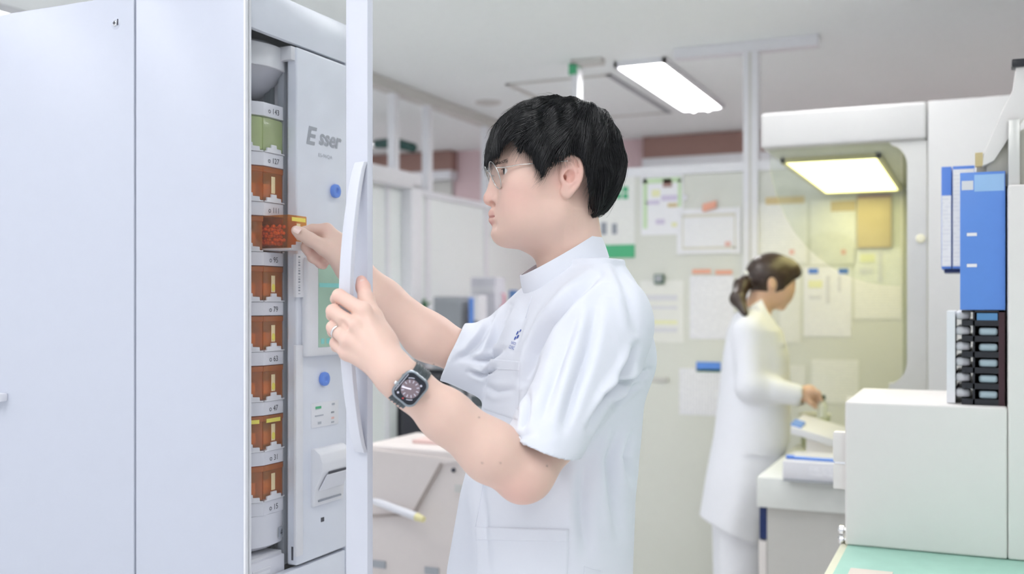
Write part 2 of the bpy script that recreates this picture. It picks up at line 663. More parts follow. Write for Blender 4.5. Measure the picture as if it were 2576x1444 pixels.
# transom windows high in the far wall: brown pelmet, white frame, grey panes
for wi, (u0, u1, vv) in enumerate(((935, 1143, 386), (1622, 1960, 348))):
    a = hit(u0, vv, Y=FW - 0.05); b = hit(u1, vv, Y=FW - 0.05)
    w = thing("window_%d" % (wi + 1), "", "", (a[0], FW - 0.06, 2.0))
    del w["label"], w["category"]
    w["kind"] = "structure"
    zt = ZC
    box("pelmet", a[0], b[0], FW - 0.10, FW, zt - 0.165, zt - 0.005, M_brown, w)
    box("head_rail", a[0], b[0], FW - 0.12, FW, zt - 0.235, zt - 0.165, M_rail, w)
    box("sill_rail", a[0], b[0], FW - 0.12, FW, zt - 0.70, zt - 0.62, M_rail, w)
    for k in range(3):
        x0 = a[0] + (b[0] - a[0]) * k / 3
        x1 = a[0] + (b[0] - a[0]) * (k + 1) / 3
        box("pane", x0 + 0.03, x1 - 0.03, FW - 0.04, FW - 0.01, zt - 0.62, zt - 0.235, M_warmgrey, w)
        box("mullion", x0 - 0.03, x0 + 0.03, FW - 0.11, FW, zt - 0.62, zt - 0.235, M_rail, w)

# left partition (runs away from the camera)
XP = -2.95
ZP = 2.085
pl = struct(box("wall_partition_left", XP - 0.03, XP, 4.60, FW - 0.02, 0.0, ZP - 0.035, M_partition2))
box("top_cap", XP - 0.045, XP + 0.015, 4.60, FW - 0.02, ZP - 0.035, ZP, M_rail, pl)
struct(box("trim_1", XP - 0.035, XP + 0.035, 3.6, FW, ZC - 0.06, ZC - 0.001, M_warmgrey))
for k, u in enumerate((990, 1075, 1222)):
    p = hit(u, 300, X=XP)
    struct(box("trim_%d" % (2 + k), XP - 0.022, XP + 0.022, p[1] - 0.026, p[1] + 0.026, ZP, ZC - 0.06, M_rail))
    box("panel_joint", XP, XP + 0.008, p[1] - 0.03, p[1] + 0.03, 0.0, ZP - 0.04, M_rail, pl)
# door frame in the near part of that partition
dy0, dy1 = hit(880, 500, X=XP)[1], hit(1020, 500, X=XP)[1]
dr = struct(box("door_1", XP + 0.0, XP + 0.045, dy0 - 0.5, dy1 - 0.12, 0.0, 2.06, M_partition2))
box("door_jamb", XP, XP + 0.11, dy1 - 0.12, dy1, 0.0, 2.09, M_rail, dr, bev=0.01)
box("door_head", XP, XP + 0.11, dy0 - 0.5, dy1, 2.06, 2.15, M_rail, dr, bev=0.01)
box("door_stop", XP + 0.045, XP + 0.06, dy1 - 0.30, dy1 - 0.27, 0.0, 2.06, M_rail, dr)

# notice partition (faces the camera) with its rail and posts
YP = 4.885
xl = hit(1438, 500, Y=YP)[0]
pw = struct(box("wall_partition_notice", xl, 1.9, YP, YP + 0.03, 0.0, ZP - 0.04, M_partition))
box("top_rail", xl, 1.9, YP - 0.012, YP + 0.042, ZP - 0.04, ZP + 0.005, M_rail, pw)
xq = hit(1890, 500, Y=YP)[0]
struct(box("trim_5", xq - 0.034, xq + 0.034, YP - 0.02, YP + 0.05, 0.0, ZC - 0.05, M_rail))
box("groove", xq - 0.008, xq + 0.004, YP - 0.0225, YP - 0.0195, 0.0, ZC - 0.05, M_warmgrey, bpy.data.objects["trim_5"])
ra, rb2 = hit(1672, 120, Z=ZC - 0.03), hit(2042, 76, Z=ZC - 0.03)
struct(box("trim_6", ra[0], rb2[0], YP - 0.03, YP + 0.045, ZC - 0.05, ZC - 0.001, M_rail))
xe = hit(1448, 200, Y=YP)[0]
ep = struct(box("trim_7", xe - 0.018, xe + 0.018, YP - 0.015, YP + 0.045, ZP, ZC - 0.04, M_rail))
box("green_cap", xe - 0.03, xe + 0.012, YP - 0.02, YP + 0.05, ZC - 0.075, ZC - 0.02, M_green, ep)
box("ceiling_bracket", xe - 0.018, xe + 0.14, YP - 0.02, YP + 0.05, ZC - 0.03, ZC - 0.002, M_warmgrey, ep)
xj = hit(1643, 500, Y=YP)[0]

# ceiling lights: one fixture in view, the others added unseen to brighten the room
def ceiling_light(x0, x1, y0, y1, label):
    t = thing("ceiling_light", label, "ceiling light", ((x0 + x1) / 2, (y0 + y1) / 2, ZC), "fluorescent ceiling lights")
    fr = 0.018
    z0 = ZC - 0.03
    for (a, b, c, d) in ((x0, x1, y0, y0 + fr), (x0, x1, y1 - fr, y1), (x0, x0 + fr, y0, y1), (x1 - fr, x1, y0, y1)):
        box("frame", a, b, c, d, z0, ZC - 0.001, M_rail, t)
    box("reflector", x0 + fr, x1 - fr, y0 + fr, y1 - fr, ZC - 0.006, ZC - 0.001, M_lamp, t)
    w = (x1 - x0) / 3
    for k in (1, 2):
        tube("fluorescent_tube", [(x0 + w * k, y0 + 0.05, ZC - 0.028), (x0 + w * k, y1 - 0.05, ZC - 0.028)], 0.017, M_lamp if y0 > 4.9 and x0 < -1 and x0 > -2 else M_rail, t, seg=12)
    return t
GX = (-1.67, -1.40)
ceiling_light(GX[0], GX[1], 5.00, 6.34, "twin-tube fluorescent ceiling light glowing beyond the notice partition")
for (x0, y0) in ((-1.67, 2.3), (-1.67, -0.4), (-0.55, 2.3), (-0.55, -0.4), (0.75, 2.3), (0.75, -0.4), (-3.9, 2.3), (-4.4, 5.4), (0.95, 5.4), (-2.8, -0.4), (-2.8, 1.5)):
    ceiling_light(x0, x0 + 0.27, y0, y0 + 1.34, "added fluorescent ceiling light out of view, brightening the room")

# round fitting and access hatch on the ceiling
p = hit(1228, 257, Z=ZC)
tag(lathe("ceiling_speaker", (p[0], p[1], ZC - 0.012), (0, 0, 1), [(0, 0.06), (0.004, 0.075), (0.011, 0.08)], M_warmgrey), "small round grille on the ceiling left of the man's head", "speaker")
ha = hit(1370, 218, Z=ZC)
hb = hit(1660, 283, Z=ZC)
hx1 = GX[0] - 0.10
ht = thing("ceiling_hatch", "square access hatch outlined on the ceiling beside the tube light", "hatch", (hx1 - 0.3, 5.9, ZC))
for (a, b, c, d) in ((hx1 - 0.62, hx1, 5.25, 5.275), (hx1 - 0.62, hx1, 6.45, 6.475), (hx1 - 0.62, hx1 - 0.595, 5.25, 6.475), (hx1 - 0.03, hx1, 5.25, 6.475)):
    box("hatch_rim", a, b, c, d, ZC - 0.008, ZC - 0.001, M_grey if a > hx1 - 0.1 else M_warmgrey, ht)

# ================================================================== NOTICES ON THE PARTITION
OFFS = {}
def paper(name, u0, v0, u1, v1, m, label, cat, off=0.0, group=None):
    a = hit(u0, v0, Y=YP - 0.004 - off); b = hit(u1, v1, Y=YP - 0.004 - off)
    c = hit(u0, v1, Y=YP - 0.004 - off)
    t = thing(name, label, cat, ((a[0] + b[0]) / 2, YP - 0.001 - off, min(a[2], c[2])), group)
    OFFS[t.name] = off
    box("sheet", a[0], b[0], YP - 0.004 - off, YP - 0.0005 - off, c[2], a[2], m, t)
    return t

def mark(t, name, u0, v0, u1, v1, m, off=0.0, th=0.0025):
    y = YP - 0.0042 - off - OFFS.get(t.name, 0)
    a = hit(u0, v0, Y=y); b = hit(u1, v1, Y=y)
    return box(name, a[0], b[0], y - th, y - 0.0001, b[2], a[2], m, t)

L1 = lined("print_grey", (0.84, 0.84, 0.88), (0.72, 0.72, 0.77), 30, 'Z', 0.62)
L2 = lined("print_faint", (0.85, 0.85, 0.82), (0.77, 0.78, 0.76), 26, 'Z', 0.6)
L3 = lined("print_columns", (0.83, 0.83, 0.86), (0.74, 0.74, 0.78), 22, 'X', 0.5)
L4 = lined("print_white", (0.86, 0.86, 0.88), (0.79, 0.79, 0.83), 34, 'Z', 0.65)
M_purple = mat("purple_print", (0.66, 0.60, 0.75), 0.6)
M_lgreen = mat("light_green_print", (0.60, 0.77, 0.50), 0.6)
M_lyel = mat("pale_yellow_print", (0.82, 0.82, 0.52), 0.6)
M_red = mat("red_stamp", (0.80, 0.50, 0.46), 0.6)
M_pband = mat("grey_print_band", (0.70, 0.70, 0.74), 0.6)
M_film = mat("laminated_sheet", (0.80, 0.80, 0.76), 0.4)

t = paper("poster", 1500, 430, 1597, 648, L2, "white poster with green footer band beside the man's nape", "poster")
mark(t, "footer_band", 1500, 617, 1597, 648, M_green)
for (a, b) in ((1550, 470), (1567, 470), (1550, 487), (1567, 487)):
    mark(t, "emblem_square", a, b, a + 13, b + 13, M_green)
mark(t, "pink_strip", 1530, 436, 1590, 444, M_red)
for (a, b, w, hgt) in ((1512, 560, 14, 30), (1540, 563, 12, 26)):
    mark(t, "figure_print", a, b, a + w, b + hgt, M_ink)
t = paper("poster", 1613, 443, 1718, 592, M_paper, "colourful poster with green border and brown badge at its top", "poster")
mark(t, "border", 1618, 450, 1628, 575, M_lgreen); mark(t, "border", 1706, 450, 1714, 520, M_lgreen)
mark(t, "border", 1618, 450, 1714, 458, M_lgreen)
mark(t, "badge", 1668, 450, 1690, 470, M_brown)
for (a, b, w, hgt, mm) in ((1640, 478, 20, 16, M_lyel), (1625, 505, 34, 9, M_purple), (1664, 492, 40, 12, M_purple), (1680, 512, 24, 8, M_tan), (1650, 552, 22, 12, M_purple), (1690, 560, 16, 10, M_lyel)):
    mark(t, "print_patch", a, b, a + w, b + hgt, mm)
t = paper("certificate", 1703, 527, 1863, 640, L4, "landscape certificate with ornate frame under an orange clip", "certificate", 0.004)
for (a, b, c, d) in ((1716, 540, 1850, 543), (1716, 622, 1850, 625), (1716, 540, 1719, 625), (1847, 540, 1850, 625)):
    mark(t, "frame_line", a, b, c, d, mat("gold_print", (0.72, 0.70, 0.62), 0.6))
mark(t, "red_seal", 1824, 608, 1838, 620, M_red)
t2 = thing("magnet_clip", "orange clip holding the landscape certificate", "clip", tuple(hit(1786, 530, Y=YP - 0.012)))
prism("clip_body", [hit(1768, 514, Y=YP - 0.009), hit(1803, 505, Y=YP - 0.005), hit(1803, 523, Y=YP - 0.005), hit(1771, 533, Y=YP - 0.005)], (0, -0.012, 0), M_orange, t2)
prism("clip_lip", [hit(1768, 527, Y=YP - 0.005), hit(1803, 517, Y=YP - 0.005), hit(1803, 521, Y=YP - 0.005), hit(1771, 533, Y=YP - 0.005)], (0, -0.018, 0), M_orange, t2)
t = paper("notice", 1610, 706, 1720, 860, M_film, "laminated notice with banded rows and a yellow line, under a dark clip", "notice")
for (a, mm, hgt) in ((742, M_pband, 14), (770, M_pband, 8), (806, M_lyel, 9), (824, M_pband, 12)):
    mark(t, "text_band", 1620, a, 1704, a + hgt, mm)
t2 = thing("bulldog_clip", "dark green clip on top of the laminated notice", "clip", tuple(hit(1659, 712, Y=YP - 0.01)))
c0 = hit(1647, 690, Y=YP - 0.005); c1 = hit(1672, 714, Y=YP - 0.005)
box("clip_body", c0[0], c1[0], YP - 0.02, YP - 0.004, c1[2], c0[2], mat("dark_green_clip", (0.06, 0.14, 0.09), 0.5), t2, bev=0.004)
box("clip_lever", c0[0] + 0.008, c1[0] - 0.008, YP - 0.028, YP - 0.02, c1[2] + 0.01, c0[2] - 0.005, M_grey, t2)
t = paper("calendar", 1735, 694, 1846, 852, L1, "wall calendar sheet hung by two orange strips beside the woman's ponytail", "calendar")
mark(t, "orange_strip", 1742, 678, 1788, 688, M_orange); mark(t, "orange_strip", 1800, 680, 1842, 690, M_orange)
t = paper("schedule", 1709, 926, 1818, 1042, L3, "column-ruled schedule sheet low on the partition behind the white coat", "notice")
mark(t, "blue_card", 1752, 910, 1813, 935, M_lblue); mark(t, "green_card", 1752, 928, 1813, 936, M_green)
t = paper("certificate", 1908, 512, 2030, 662, L2, "portrait certificate left under the hood above the woman's head", "certificate")
mark(t, "tan_strip", 1926, 497, 2024, 511, M_tan); mark(t, "red_seal", 1986, 628, 1998, 640, M_red)
t = paper("certificate", 2040, 505, 2152, 666, L2, "portrait certificate right under the hood next to the tan panel", "certificate")
mark(t, "gold_corner", 2090, 507, 2152, 530, M_tan); mark(t, "red_seal", 2116, 628, 2128, 640, M_red)
t = paper("calendar", 2022, 672, 2142, 846, L4, "calendar with two blue tabs in front of the woman's face", "calendar")
for a in (2034, 2110):
    mark(t, "blue_tab", a, 676, a + 24, 688, M_blue)
for (a, b, w, hgt, mm) in ((2034, 706, 34, 18, M_lyel), (2036, 744, 30, 8, M_pband), (2078, 694, 10, 70, M_pband), (2108, 694, 8, 40, M_pband)):
    mark(t, "print_patch", a, b, a + w, b + hgt, mm)
t = paper("chart", 2150, 626, 2268, 802, L2, "pale chart with yellow patch below the tan panel", "chart")
for (a, b, w, hgt, mm) in ((2164, 640, 36, 20, M_lyel), (2162, 674, 34, 14, M_pband), (2208, 634, 12, 76, M_pband)):
    mark(t, "print_patch", a, b, a + w, b + hgt, mm)
paper("notice", 1962, 690, 2014, 862, M_film, "plain pale sheet right behind the woman's face", "notice")
t = paper("notice", 2042, 903, 2160, 1012, L2, "pale sheet pinned above the counter past the woman's hand", "notice")
paper("notice", 1975, 918, 2028, 1000, M_film, "small pale sheet behind the woman's sleeve", "notice")
p0, p1 = hit(2156, 492, Y=YP - 0.02), hit(2242, 622, Y=YP - 0.02)
tp = thing("back_panel", "tan board on the partition under the glowing hood lamp", "panel", ((p0[0] + p1[0]) / 2, YP - 0.001, p1[2]))
box("board", p0[0], p1[0], YP - 0.02, YP - 0.001, p1[2], p0[2], M_tan, tp, bev=0.003)
box("board_edge", p0[0], p1[0], YP - 0.024, YP - 0.02, p0[2] - 0.012, p0[2], M_brown, tp)
p = hit(1722, 497, Y=YP - 0.01)
tag(lathe("magnet", (p[0], YP - 0.012, p[2]), (0, 1, 0), [(0, 0.011), (0.003, 0.014), (0.0115, 0.014)], M_white), "small round white magnet right of the colourful poster", "magnet")
p = hit(1655, 955, Y=YP - 0.01)
hh = thing("panel_latch", "flat grey latch on the partition behind the man's elbow side", "latch", (p[0], YP, p[2] - 0.01))
box("latch_plate", p[0] - 0.05, p[0] + 0.05, YP - 0.006, YP - 0.001, p[2] - 0.012, p[2] + 0.012, M_warmgrey, hh, bev=0.002)
box("latch_lever", p[0] + 0.015, p[0] + 0.05, YP - 0.018, YP - 0.006, p[2] - 0.006, p[2] + 0.008, M_warmgrey, hh, bev=0.002)

# ================================================================== VENTILATED HOOD BENCH (right, behind)
HX0, HXC, HY0, HY1 = -0.635, -0.132, 3.408, YP - 0.004
HZ0, HZ1 = 1.930, 2.046
hd = thing("ventilated_hood", "cream dust hood with yellow lamp panel and steel-edged opening", "hood", (0.3, 4.0, 0.0))
box("hood_roof", HX0, HXC, HY0, HY1, HZ0, HZ1, M_hood, hd, bev=0.012, seg=3)
box("hood_column", HXC + 0.003, 1.2, HY0, HY1, 0.0, HZ1, M_hood, hd, bev=0.004)
lp = box("lamp_panel", -0.60, -0.30, 3.68, 4.78, HZ0 - 0.012, HZ0 - 0.0005, M_ylamp, hd)
for (a, b, c, d) in ((-0.615, -0.285, 3.665, 3.68), (-0.615, -0.285, 4.78, 4.795), (-0.615, -0.60, 3.665, 4.795), (-0.30, -0.285, 3.665, 4.795)):
    box("lamp_rim", a, b, c, d, HZ0 - 0.016, HZ0 - 0.0005, mat("yellowish_enamel", (0.72, 0.66, 0.36), 0.4), hd)
# steel jamb with the rounded window edge
def jp(u, v):
    return hit(u, v, Y=HY0 + 0.02)
arc = []
for k in range(9):
    a = math.pi / 2 * k / 8
    arc.append((2236 + 46 * math.sin(a), 415 - 50 * math.cos(a)))
arc2 = []
for k in range(9):
    a = math.pi / 2 * k / 8
    arc2.append((2236 + 46 * math.cos(a), 905 + 60 * math.sin(a)))
poly = [jp(u, v) for (u, v) in arc + arc2]
zb = 0.86
xr = HXC
poly = [np.array([q[0], HY0 + 0.02, q[2]]) for q in poly]
poly[0][2] = HZ0
poly[-1][2] = max(zb, poly[-1][2])
poly = poly + [np.array([poly[-1][0], HY0 + 0.02, zb]), np.array([xr, HY0 + 0.02, zb]), np.array([xr, HY0 + 0.02, HZ0])]
prism("steel_jamb", poly, (0, 0.03, 0), M_steel, hd)
gx0 = hit(2060, 700, Y=HY0 + 0.06)[0]
box("side_glass", -0.205, -0.201, HY0 + 0.06, HY1 - 0.02, 0.95, HZ0, M_hglass, hd)
gl = []
for k in range(13):
    a = math.pi / 2 * k / 12
    gl.append(np.array([HX0 + 0.02 + 0.40 * (1 - math.cos(a)), HY0 + 0.045, HZ0 - 0.45 * math.sin(a)]))
gl += [np.array([-0.21, HY0 + 0.045, HZ0 - 0.45]), np.array([-0.21, HY0 + 0.045, HZ0])]
prism("sash_glass", gl, (0, 0.004, 0), M_hglass, hd)
p = hit(2316, 600, Y=HY0 + 0.015)
lathe("jamb_button", (p[0], HY0 + 0.012, p[2]), (0, 1, 0), [(0, 0.010), (0.003, 0.014), (0.009, 0.014)], mat("cream_button", (0.86, 0.82, 0.62), 0.4), hd)

# counter under the hood
CX0, CYF, CZ = -0.658, 3.463, 0.85
ct = thing("counter", "pale worktop unit under the hood with a dark blue edge strip", "counter", (-0.4, 4.1, 0.0))
box("worktop", CX0, HXC - 0.002, CYF, YP - 0.006, CZ - 0.10, CZ, mat("worktop_laminate", (0.80, 0.82, 0.79), 0.35), ct, bev=0.004)
box("cabinet_body", CX0 + 0.03, HXC - 0.002, CYF + 0.02, YP - 0.006, 0.0, CZ - 0.101, M_warmgrey, ct)
box("blue_strip", CX0 + 0.005, CX0 + 0.029, CYF + 0.022, CYF + 0.05, CZ - 0.21, CZ - 0.102, M_navy, ct)
box("leg", CX0 + 0.003, CX0 + 0.028, CYF + 0.02, CYF + 0.06, 0.0, CZ - 0.215, M_wwhite, ct)

# things on that counter
p = hit(1968, 1210, Z=CZ)
q = hit(2120, 1212, Z=CZ)
pb = thing("paper_box", "flat white box with printed side on the counter edge", "box", (p[0] + 0.12, p[1] + 0.12, CZ))
box("box_base", p[0] + 0.003, p[0] + 0.24, p[1], p[1] + 0.24, CZ + 0.0005, CZ + 0.008, M_grey, pb)
box("box_body", p[0], p[0] + 0.245, p[1] + 0.004, p[1] + 0.245, CZ + 0.008, CZ + 0.065, M_white, pb, bev=0.003)
box("printed_side", p[0] + 0.085, p[0] + 0.22, p[1] + 0.002, p[1] + 0.0045, CZ + 0.02, CZ + 0.05, L1, pb)
pn = thing("blue_pen", "slim blue pen lying on the flat white box", "pen", (p[0] + 0.1, p[1] + 0.05, CZ + 0.066))
tube("barrel", [(p[0] + 0.03, p[1] + 0.05, CZ + 0.0705), (p[0] + 0.20, p[1] + 0.04, CZ + 0.0705)], 0.005, M_lblue, pn)
tube("pen_cap", [(p[0] + 0.005, p[1] + 0.0515, CZ + 0.0725), (p[0] + 0.03, p[1] + 0.05, CZ + 0.0725)], 0.0065, M_blue, pn)
# tilted white tray / scale with blue tab
kb = thing("tilted_tray", "white slanted tray with a blue tab near the woman's hands", "tray", (-0.42, 3.80, CZ))
a0, b0 = pc(1988, 1072, 3.72), pc(2120, 1112, 3.66)
A, B = c2r(a0), c2r(b0)
dv = np.array([0.02, 0.16, 0.03])
prism("tray_plate", [A, B, B + dv, A + dv], (0, 0, -0.028), M_white, kb, bev=0.004)
prism("blue_tab", [A + (0, 0.01, 0.0015), A + (B - A) * 0.2 + (0, 0.01, 0.0015), A + (B - A) * 0.2 + dv * 0.4 + (0, 0, 0.002), A + dv * 0.4 + (0, 0, 0.002)], (0, 0, 0.006), M_lblue, kb)
md = (A + B) / 2 + dv / 2
box("tray_foot", md[0] - 0.05, md[0] + 0.05, md[1] - 0.05, md[1] + 0.05, CZ + 0.0005, md[2] - 0.032, M_wwhite, kb, bev=0.003)
# small scale at the back
p = hit(2185, 985, Z=CZ + 0.20)
sc = thing("desk_scale", "small white device with grey display by the hood jamb", "scale", (-0.36, 4.35, CZ))
x0, yb = -0.47, 4.30
box("scale_base", x0, x0 + 0.16, yb, yb + 0.16, CZ + 0.0005, CZ + 0.14, M_white, sc, bev=0.006)
hp = [np.array([x0 + 0.0, yb, CZ + 0.13]), np.array([x0 + 0.16, yb, CZ + 0.13]), np.array([x0 + 0.16, yb + 0.04, CZ + 0.20]), np.array([x0 + 0.0, yb + 0.04, CZ + 0.20])]
prism("scale_head", hp, (0, 0.03, 0), M_white, sc, bev=0.004)
hp2 = [np.array([x0 + 0.025, yb + 0.006, CZ + 0.142]), np.array([x0 + 0.125, yb + 0.006, CZ + 0.142]), np.array([x0 + 0.125, yb + 0.030, CZ + 0.183]), np.array([x0 + 0.025, yb + 0.030, CZ + 0.183])]
prism("display", hp2, (0, -0.003, 0.001), M_grey, sc)

# ================================================================== RIGHT FOREGROUND: MACHINE, DESK, BINDERS
DZ = 0.885
dk = thing("side_desk", "pale desk under the white machine at the lower right", "desk", (0.3, 2.3, 0.0))
dx0 = hit(2112, 1400, Z=DZ)[0]
box("desk_top", dx0 - 0.012, 1.2, 1.55, 3.0, DZ - 0.04, DZ, mat("pale_yellow_laminate", (0.78, 0.77, 0.60), 0.5), dk, bev=0.003)
box("desk_body", dx0 + 0.02, 1.2, 1.6, 2.95, 0.0, DZ - 0.041, M_warmgrey, dk)
tag(box("desk_mat", dx0 + 0.006, 1.15, 1.58, 2.95, DZ + 0.0005, DZ + 0.004, M_mint, bev=0.001), "mint green cutting mat on the desk under the white machine", "mat")
p = hit(2140, 1430, Z=DZ + 0.004); q = hit(2250, 1430, Z=DZ + 0.004)
tag(box("paper_slip", p[0], q[0], 1.80, p[1] + 0.0, DZ + 0.0042, DZ + 0.0056, mat("beige_paper", (0.80, 0.70, 0.62), 0.7)), "beige paper slip lying on the green mat", "paper")

MX0, MY0, MY1, MZ0, MZ1 = -0.262, 2.402, 2.80, DZ + 0.005, 1.209
mc = thing("white_machine", "large plain off-white machine housing on the green mat", "machine", (0.2, 2.6, MZ0))
box("low_housing", MX0, 0.064, MY0, MY1, MZ0, MZ1, M_wwhite, mc, bev=0.006, seg=3)
box("tall_housing", 0.065, 0.75, MY0, MY1, MZ0, 1.676, M_wwhite, mc, bev=0.006, seg=3)
# side latch on the left flank
p = hit(2104, 1150, Y=MY0 + 0.03)
box("latch_upper", MX0 - 0.028, MX0 + 0.001, MY0 + 0.02, MY0 + 0.06, hit(2104, 1160, Y=MY0 + 0.03)[2], hit(2104, 1086, Y=MY0 + 0.03)[2], M_wwhite, mc, bev=0.003)
box("latch_gap", MX0 - 0.025, MX0 + 0.001, MY0 + 0.025, MY0 + 0.055, hit(2104, 1167, Y=MY0 + 0.03)[2], hit(2104, 1159, Y=MY0 + 0.03)[2], M_chrome, mc)
box("latch_lower", MX0 - 0.028, MX0 + 0.001, MY0 + 0.02, MY0 + 0.06, hit(2104, 1228, Y=MY0 + 0.03)[2], hit(2104, 1166, Y=MY0 + 0.03)[2], M_wwhite, mc, bev=0.003)
for (vv, rr) in ((1332, 0.010), (1356, 0.011)):
    z = hit(2108, vv, Y=MY0 + 0.04)[2]
    lathe("chrome_knob", (MX0 + 0.001, MY0 + 0.04, z), (-1, 0, 0), [(0, 0.005), (0.006, 0.005), (0.008, rr), (0.016, rr), (0.020, rr * 0.6)], M_chrome, mc)
# raised lid and stay on the tall housing
LY = MY0 + 0.03
lidp = [(2470, 418), (2474, 385), (2492, 345), (2520, 280), (2548, 225), (2556, 165), (2600, 160), (2612, 230), (2580, 290), (2540, 345), (2500, 405)]
lid = [hit(u, v, Y=LY) for (u, v) in lidp]
prism("raised_lid", lid, (0, 0.05, 0), M_wwhite, mc, bev=0.003)
rec = [hit(u, v, Y=LY + 0.02) for (u, v) in ((2482, 420), (2540, 348), (2610, 300), (2610, 468), (2482, 468))]
prism("hood_back", rec, (0, 0.20, 0), mat("beige_cover", (0.56, 0.54, 0.47), 0.5), mc)
pa, pb_ = hit(2536, 300, Y=LY - 0.012), hit(2566, 470, Y=LY - 0.012)
box("steel_stay", pa[0], pb_[0], LY - 0.012, LY + 0.012, pb_[2], pa[2], M_steel, mc, bev=0.003)
pa, pb_ = hit(2545, 148, Y=LY - 0.012), hit(2600, 163, Y=LY - 0.012)
box("black_stop", pa[0], pb_[0], LY - 0.01, LY + 0.03, pb_[2], pa[2], M_black, mc, bev=0.003)
p = hit(2462, 398, Y=LY)
box("brass_hinge", p[0] - 0.007, p[0] + 0.008, LY + 0.0, LY + 0.03, p[2] - 0.016, p[2] + 0.012, M_tan, mc)
box("hinge_arm", p[0] - 0.004, 0.0645, LY + 0.035, LY + 0.055, p[2] - 0.06, p[2] + 0.01, mat("beige_cover", (0.56, 0.54, 0.47), 0.5), mc)

# black drawer organiser
oa, ob = hit(2419, 900, Y=MY0 + 0.03), hit(2528, 900, Y=MY0 + 0.03)
oz1 = hit(2470, 781, Y=MY0 + 0.03)[2]
og = thing("letter_tray", "black letter tray tower with translucent sheets on the white machine", "letter tray", ((oa[0] + ob[0]) / 2, MY0 + 0.13, MZ1))
ox0, ox1, oy0, oy1 = oa[0], min(ob[0], 0.060), MY0 + 0.03, MY0 + 0.30
wll = 0.004
box("side_wall", ox1 - 0.012, ox1, oy0, oy1, MZ1 + 0.0005, oz1, mat("dark_maroon_plastic", (0.05, 0.012, 0.02), 0.4), og)
box("side_wall", ox0 + 0.022, ox0 + 0.026, oy0, oy1, MZ1 + 0.0005, oz1, M_black, og)
box("back_wall", ox0 + 0.022, ox1, oy1 - 0.004, oy1, MZ1 + 0.0005, oz1, M_black, og)
ph = (oz1 - MZ1) / 6.0
for k in range(6):
    z = MZ1 + 0.0008 + ph * k
    box("tray_floor", ox0, ox1 - 0.012, oy0, oy1 - 0.004, z, z + 0.012, M_black, og)
    if k < 5:
        bm = bmesh.new()
        bm_box(bm, ox0 + 0.034, ox1 - 0.013, oy0 + 0.004, oy1 - 0.03, z + 0.0125, z + 0.030, 0.008, 4)
        auto(bm_out(bm, "translucent_sheet", mat("frosted_sheet", (0.42, 0.52, 0.58), 0.25), og))
    bm = bmesh.new()
    bm_box(bm, ox0 - 0.012, ox0 + 0.018, oy0 + 0.02, oy1 - 0.02, z + 0.013, z + 0.032, 0.008, 3)
    auto(bm_out(bm, "rolled_paper", M_white, og))
box("tray_top", ox0, ox1, oy0, oy1, oz1 - 0.004, oz1, M_black, og)
box("blue_sheet", ox0 + 0.03, ox1 - 0.014, oy0 + 0.001, oy0 + 0.2, oz1 - 0.021, oz1 - 0.006, mat("blue_film", (0.10, 0.28, 0.55), 0.3), og)
box("white_sheaf", ox0 - 0.030, ox0 - 0.013, oy0 + 0.015, oy1 - 0.02, MZ1 + 0.001, oz1 - 0.002, M_paper, og)

# blue binder on top of the tray tower
bz0 = oz1 + 0.0008
bz1 = hit(2470, 432, Y=MY0 + 0.03)[2]
bd = thing("ring_binder", "tall bright blue ring binder standing on the black letter trays", "binder", ((ox0 + ox1) / 2, MY0 + 0.13, bz0))
bx0, bx1, by0, by1 = ox0 - 0.003, ox1 + 0.001, MY0 + 0.032, MY0 + 0.27
box("cover", bx0, bx1, by0, by0 + 0.004, bz0, bz1, M_lblue, bd, bev=0.0015)
box("cover", bx0 + 0.010, bx1 - 0.006, by1, by1 + 0.004, bz0, bz1 - 0.004, M_blue, bd, bev=0.0015)
box("page_block", bx0 + 0.012, bx1 - 0.008, by0 + 0.006, by1 - 0.002, bz0 + 0.006, bz1 - 0.012, M_paper, bd)
box("spine", bx1 - 0.005, bx1, by0 + 0.004, by1, bz0, bz1 - 0.003, M_blue, bd)
sx = hit(2432, 590, Y=by0)[0]
for vv in (590, 668):
    z = hit(2438, vv, Y=by0)[2]
    box("ring_slot", sx, sx + 0.020, by0 - 0.0008, by0 + 0.0005, z - 0.0035, z + 0.0035, M_chrome, bd)
zt = hit(2438, 478, Y=by0)[2]
box("white_tab", bx0 + 0.003, bx0 + 0.026, by0 - 0.0008, by0 + 0.0005, zt, bz1 - 0.018, M_white, bd)
box("gloss_strip", bx0 + 0.028, bx1 - 0.002, by0 - 0.0006, by0 + 0.0005, zt - 0.004, bz1 - 0.006, mat("pale_blue_film", (0.36, 0.58, 0.90), 0.2), bd)

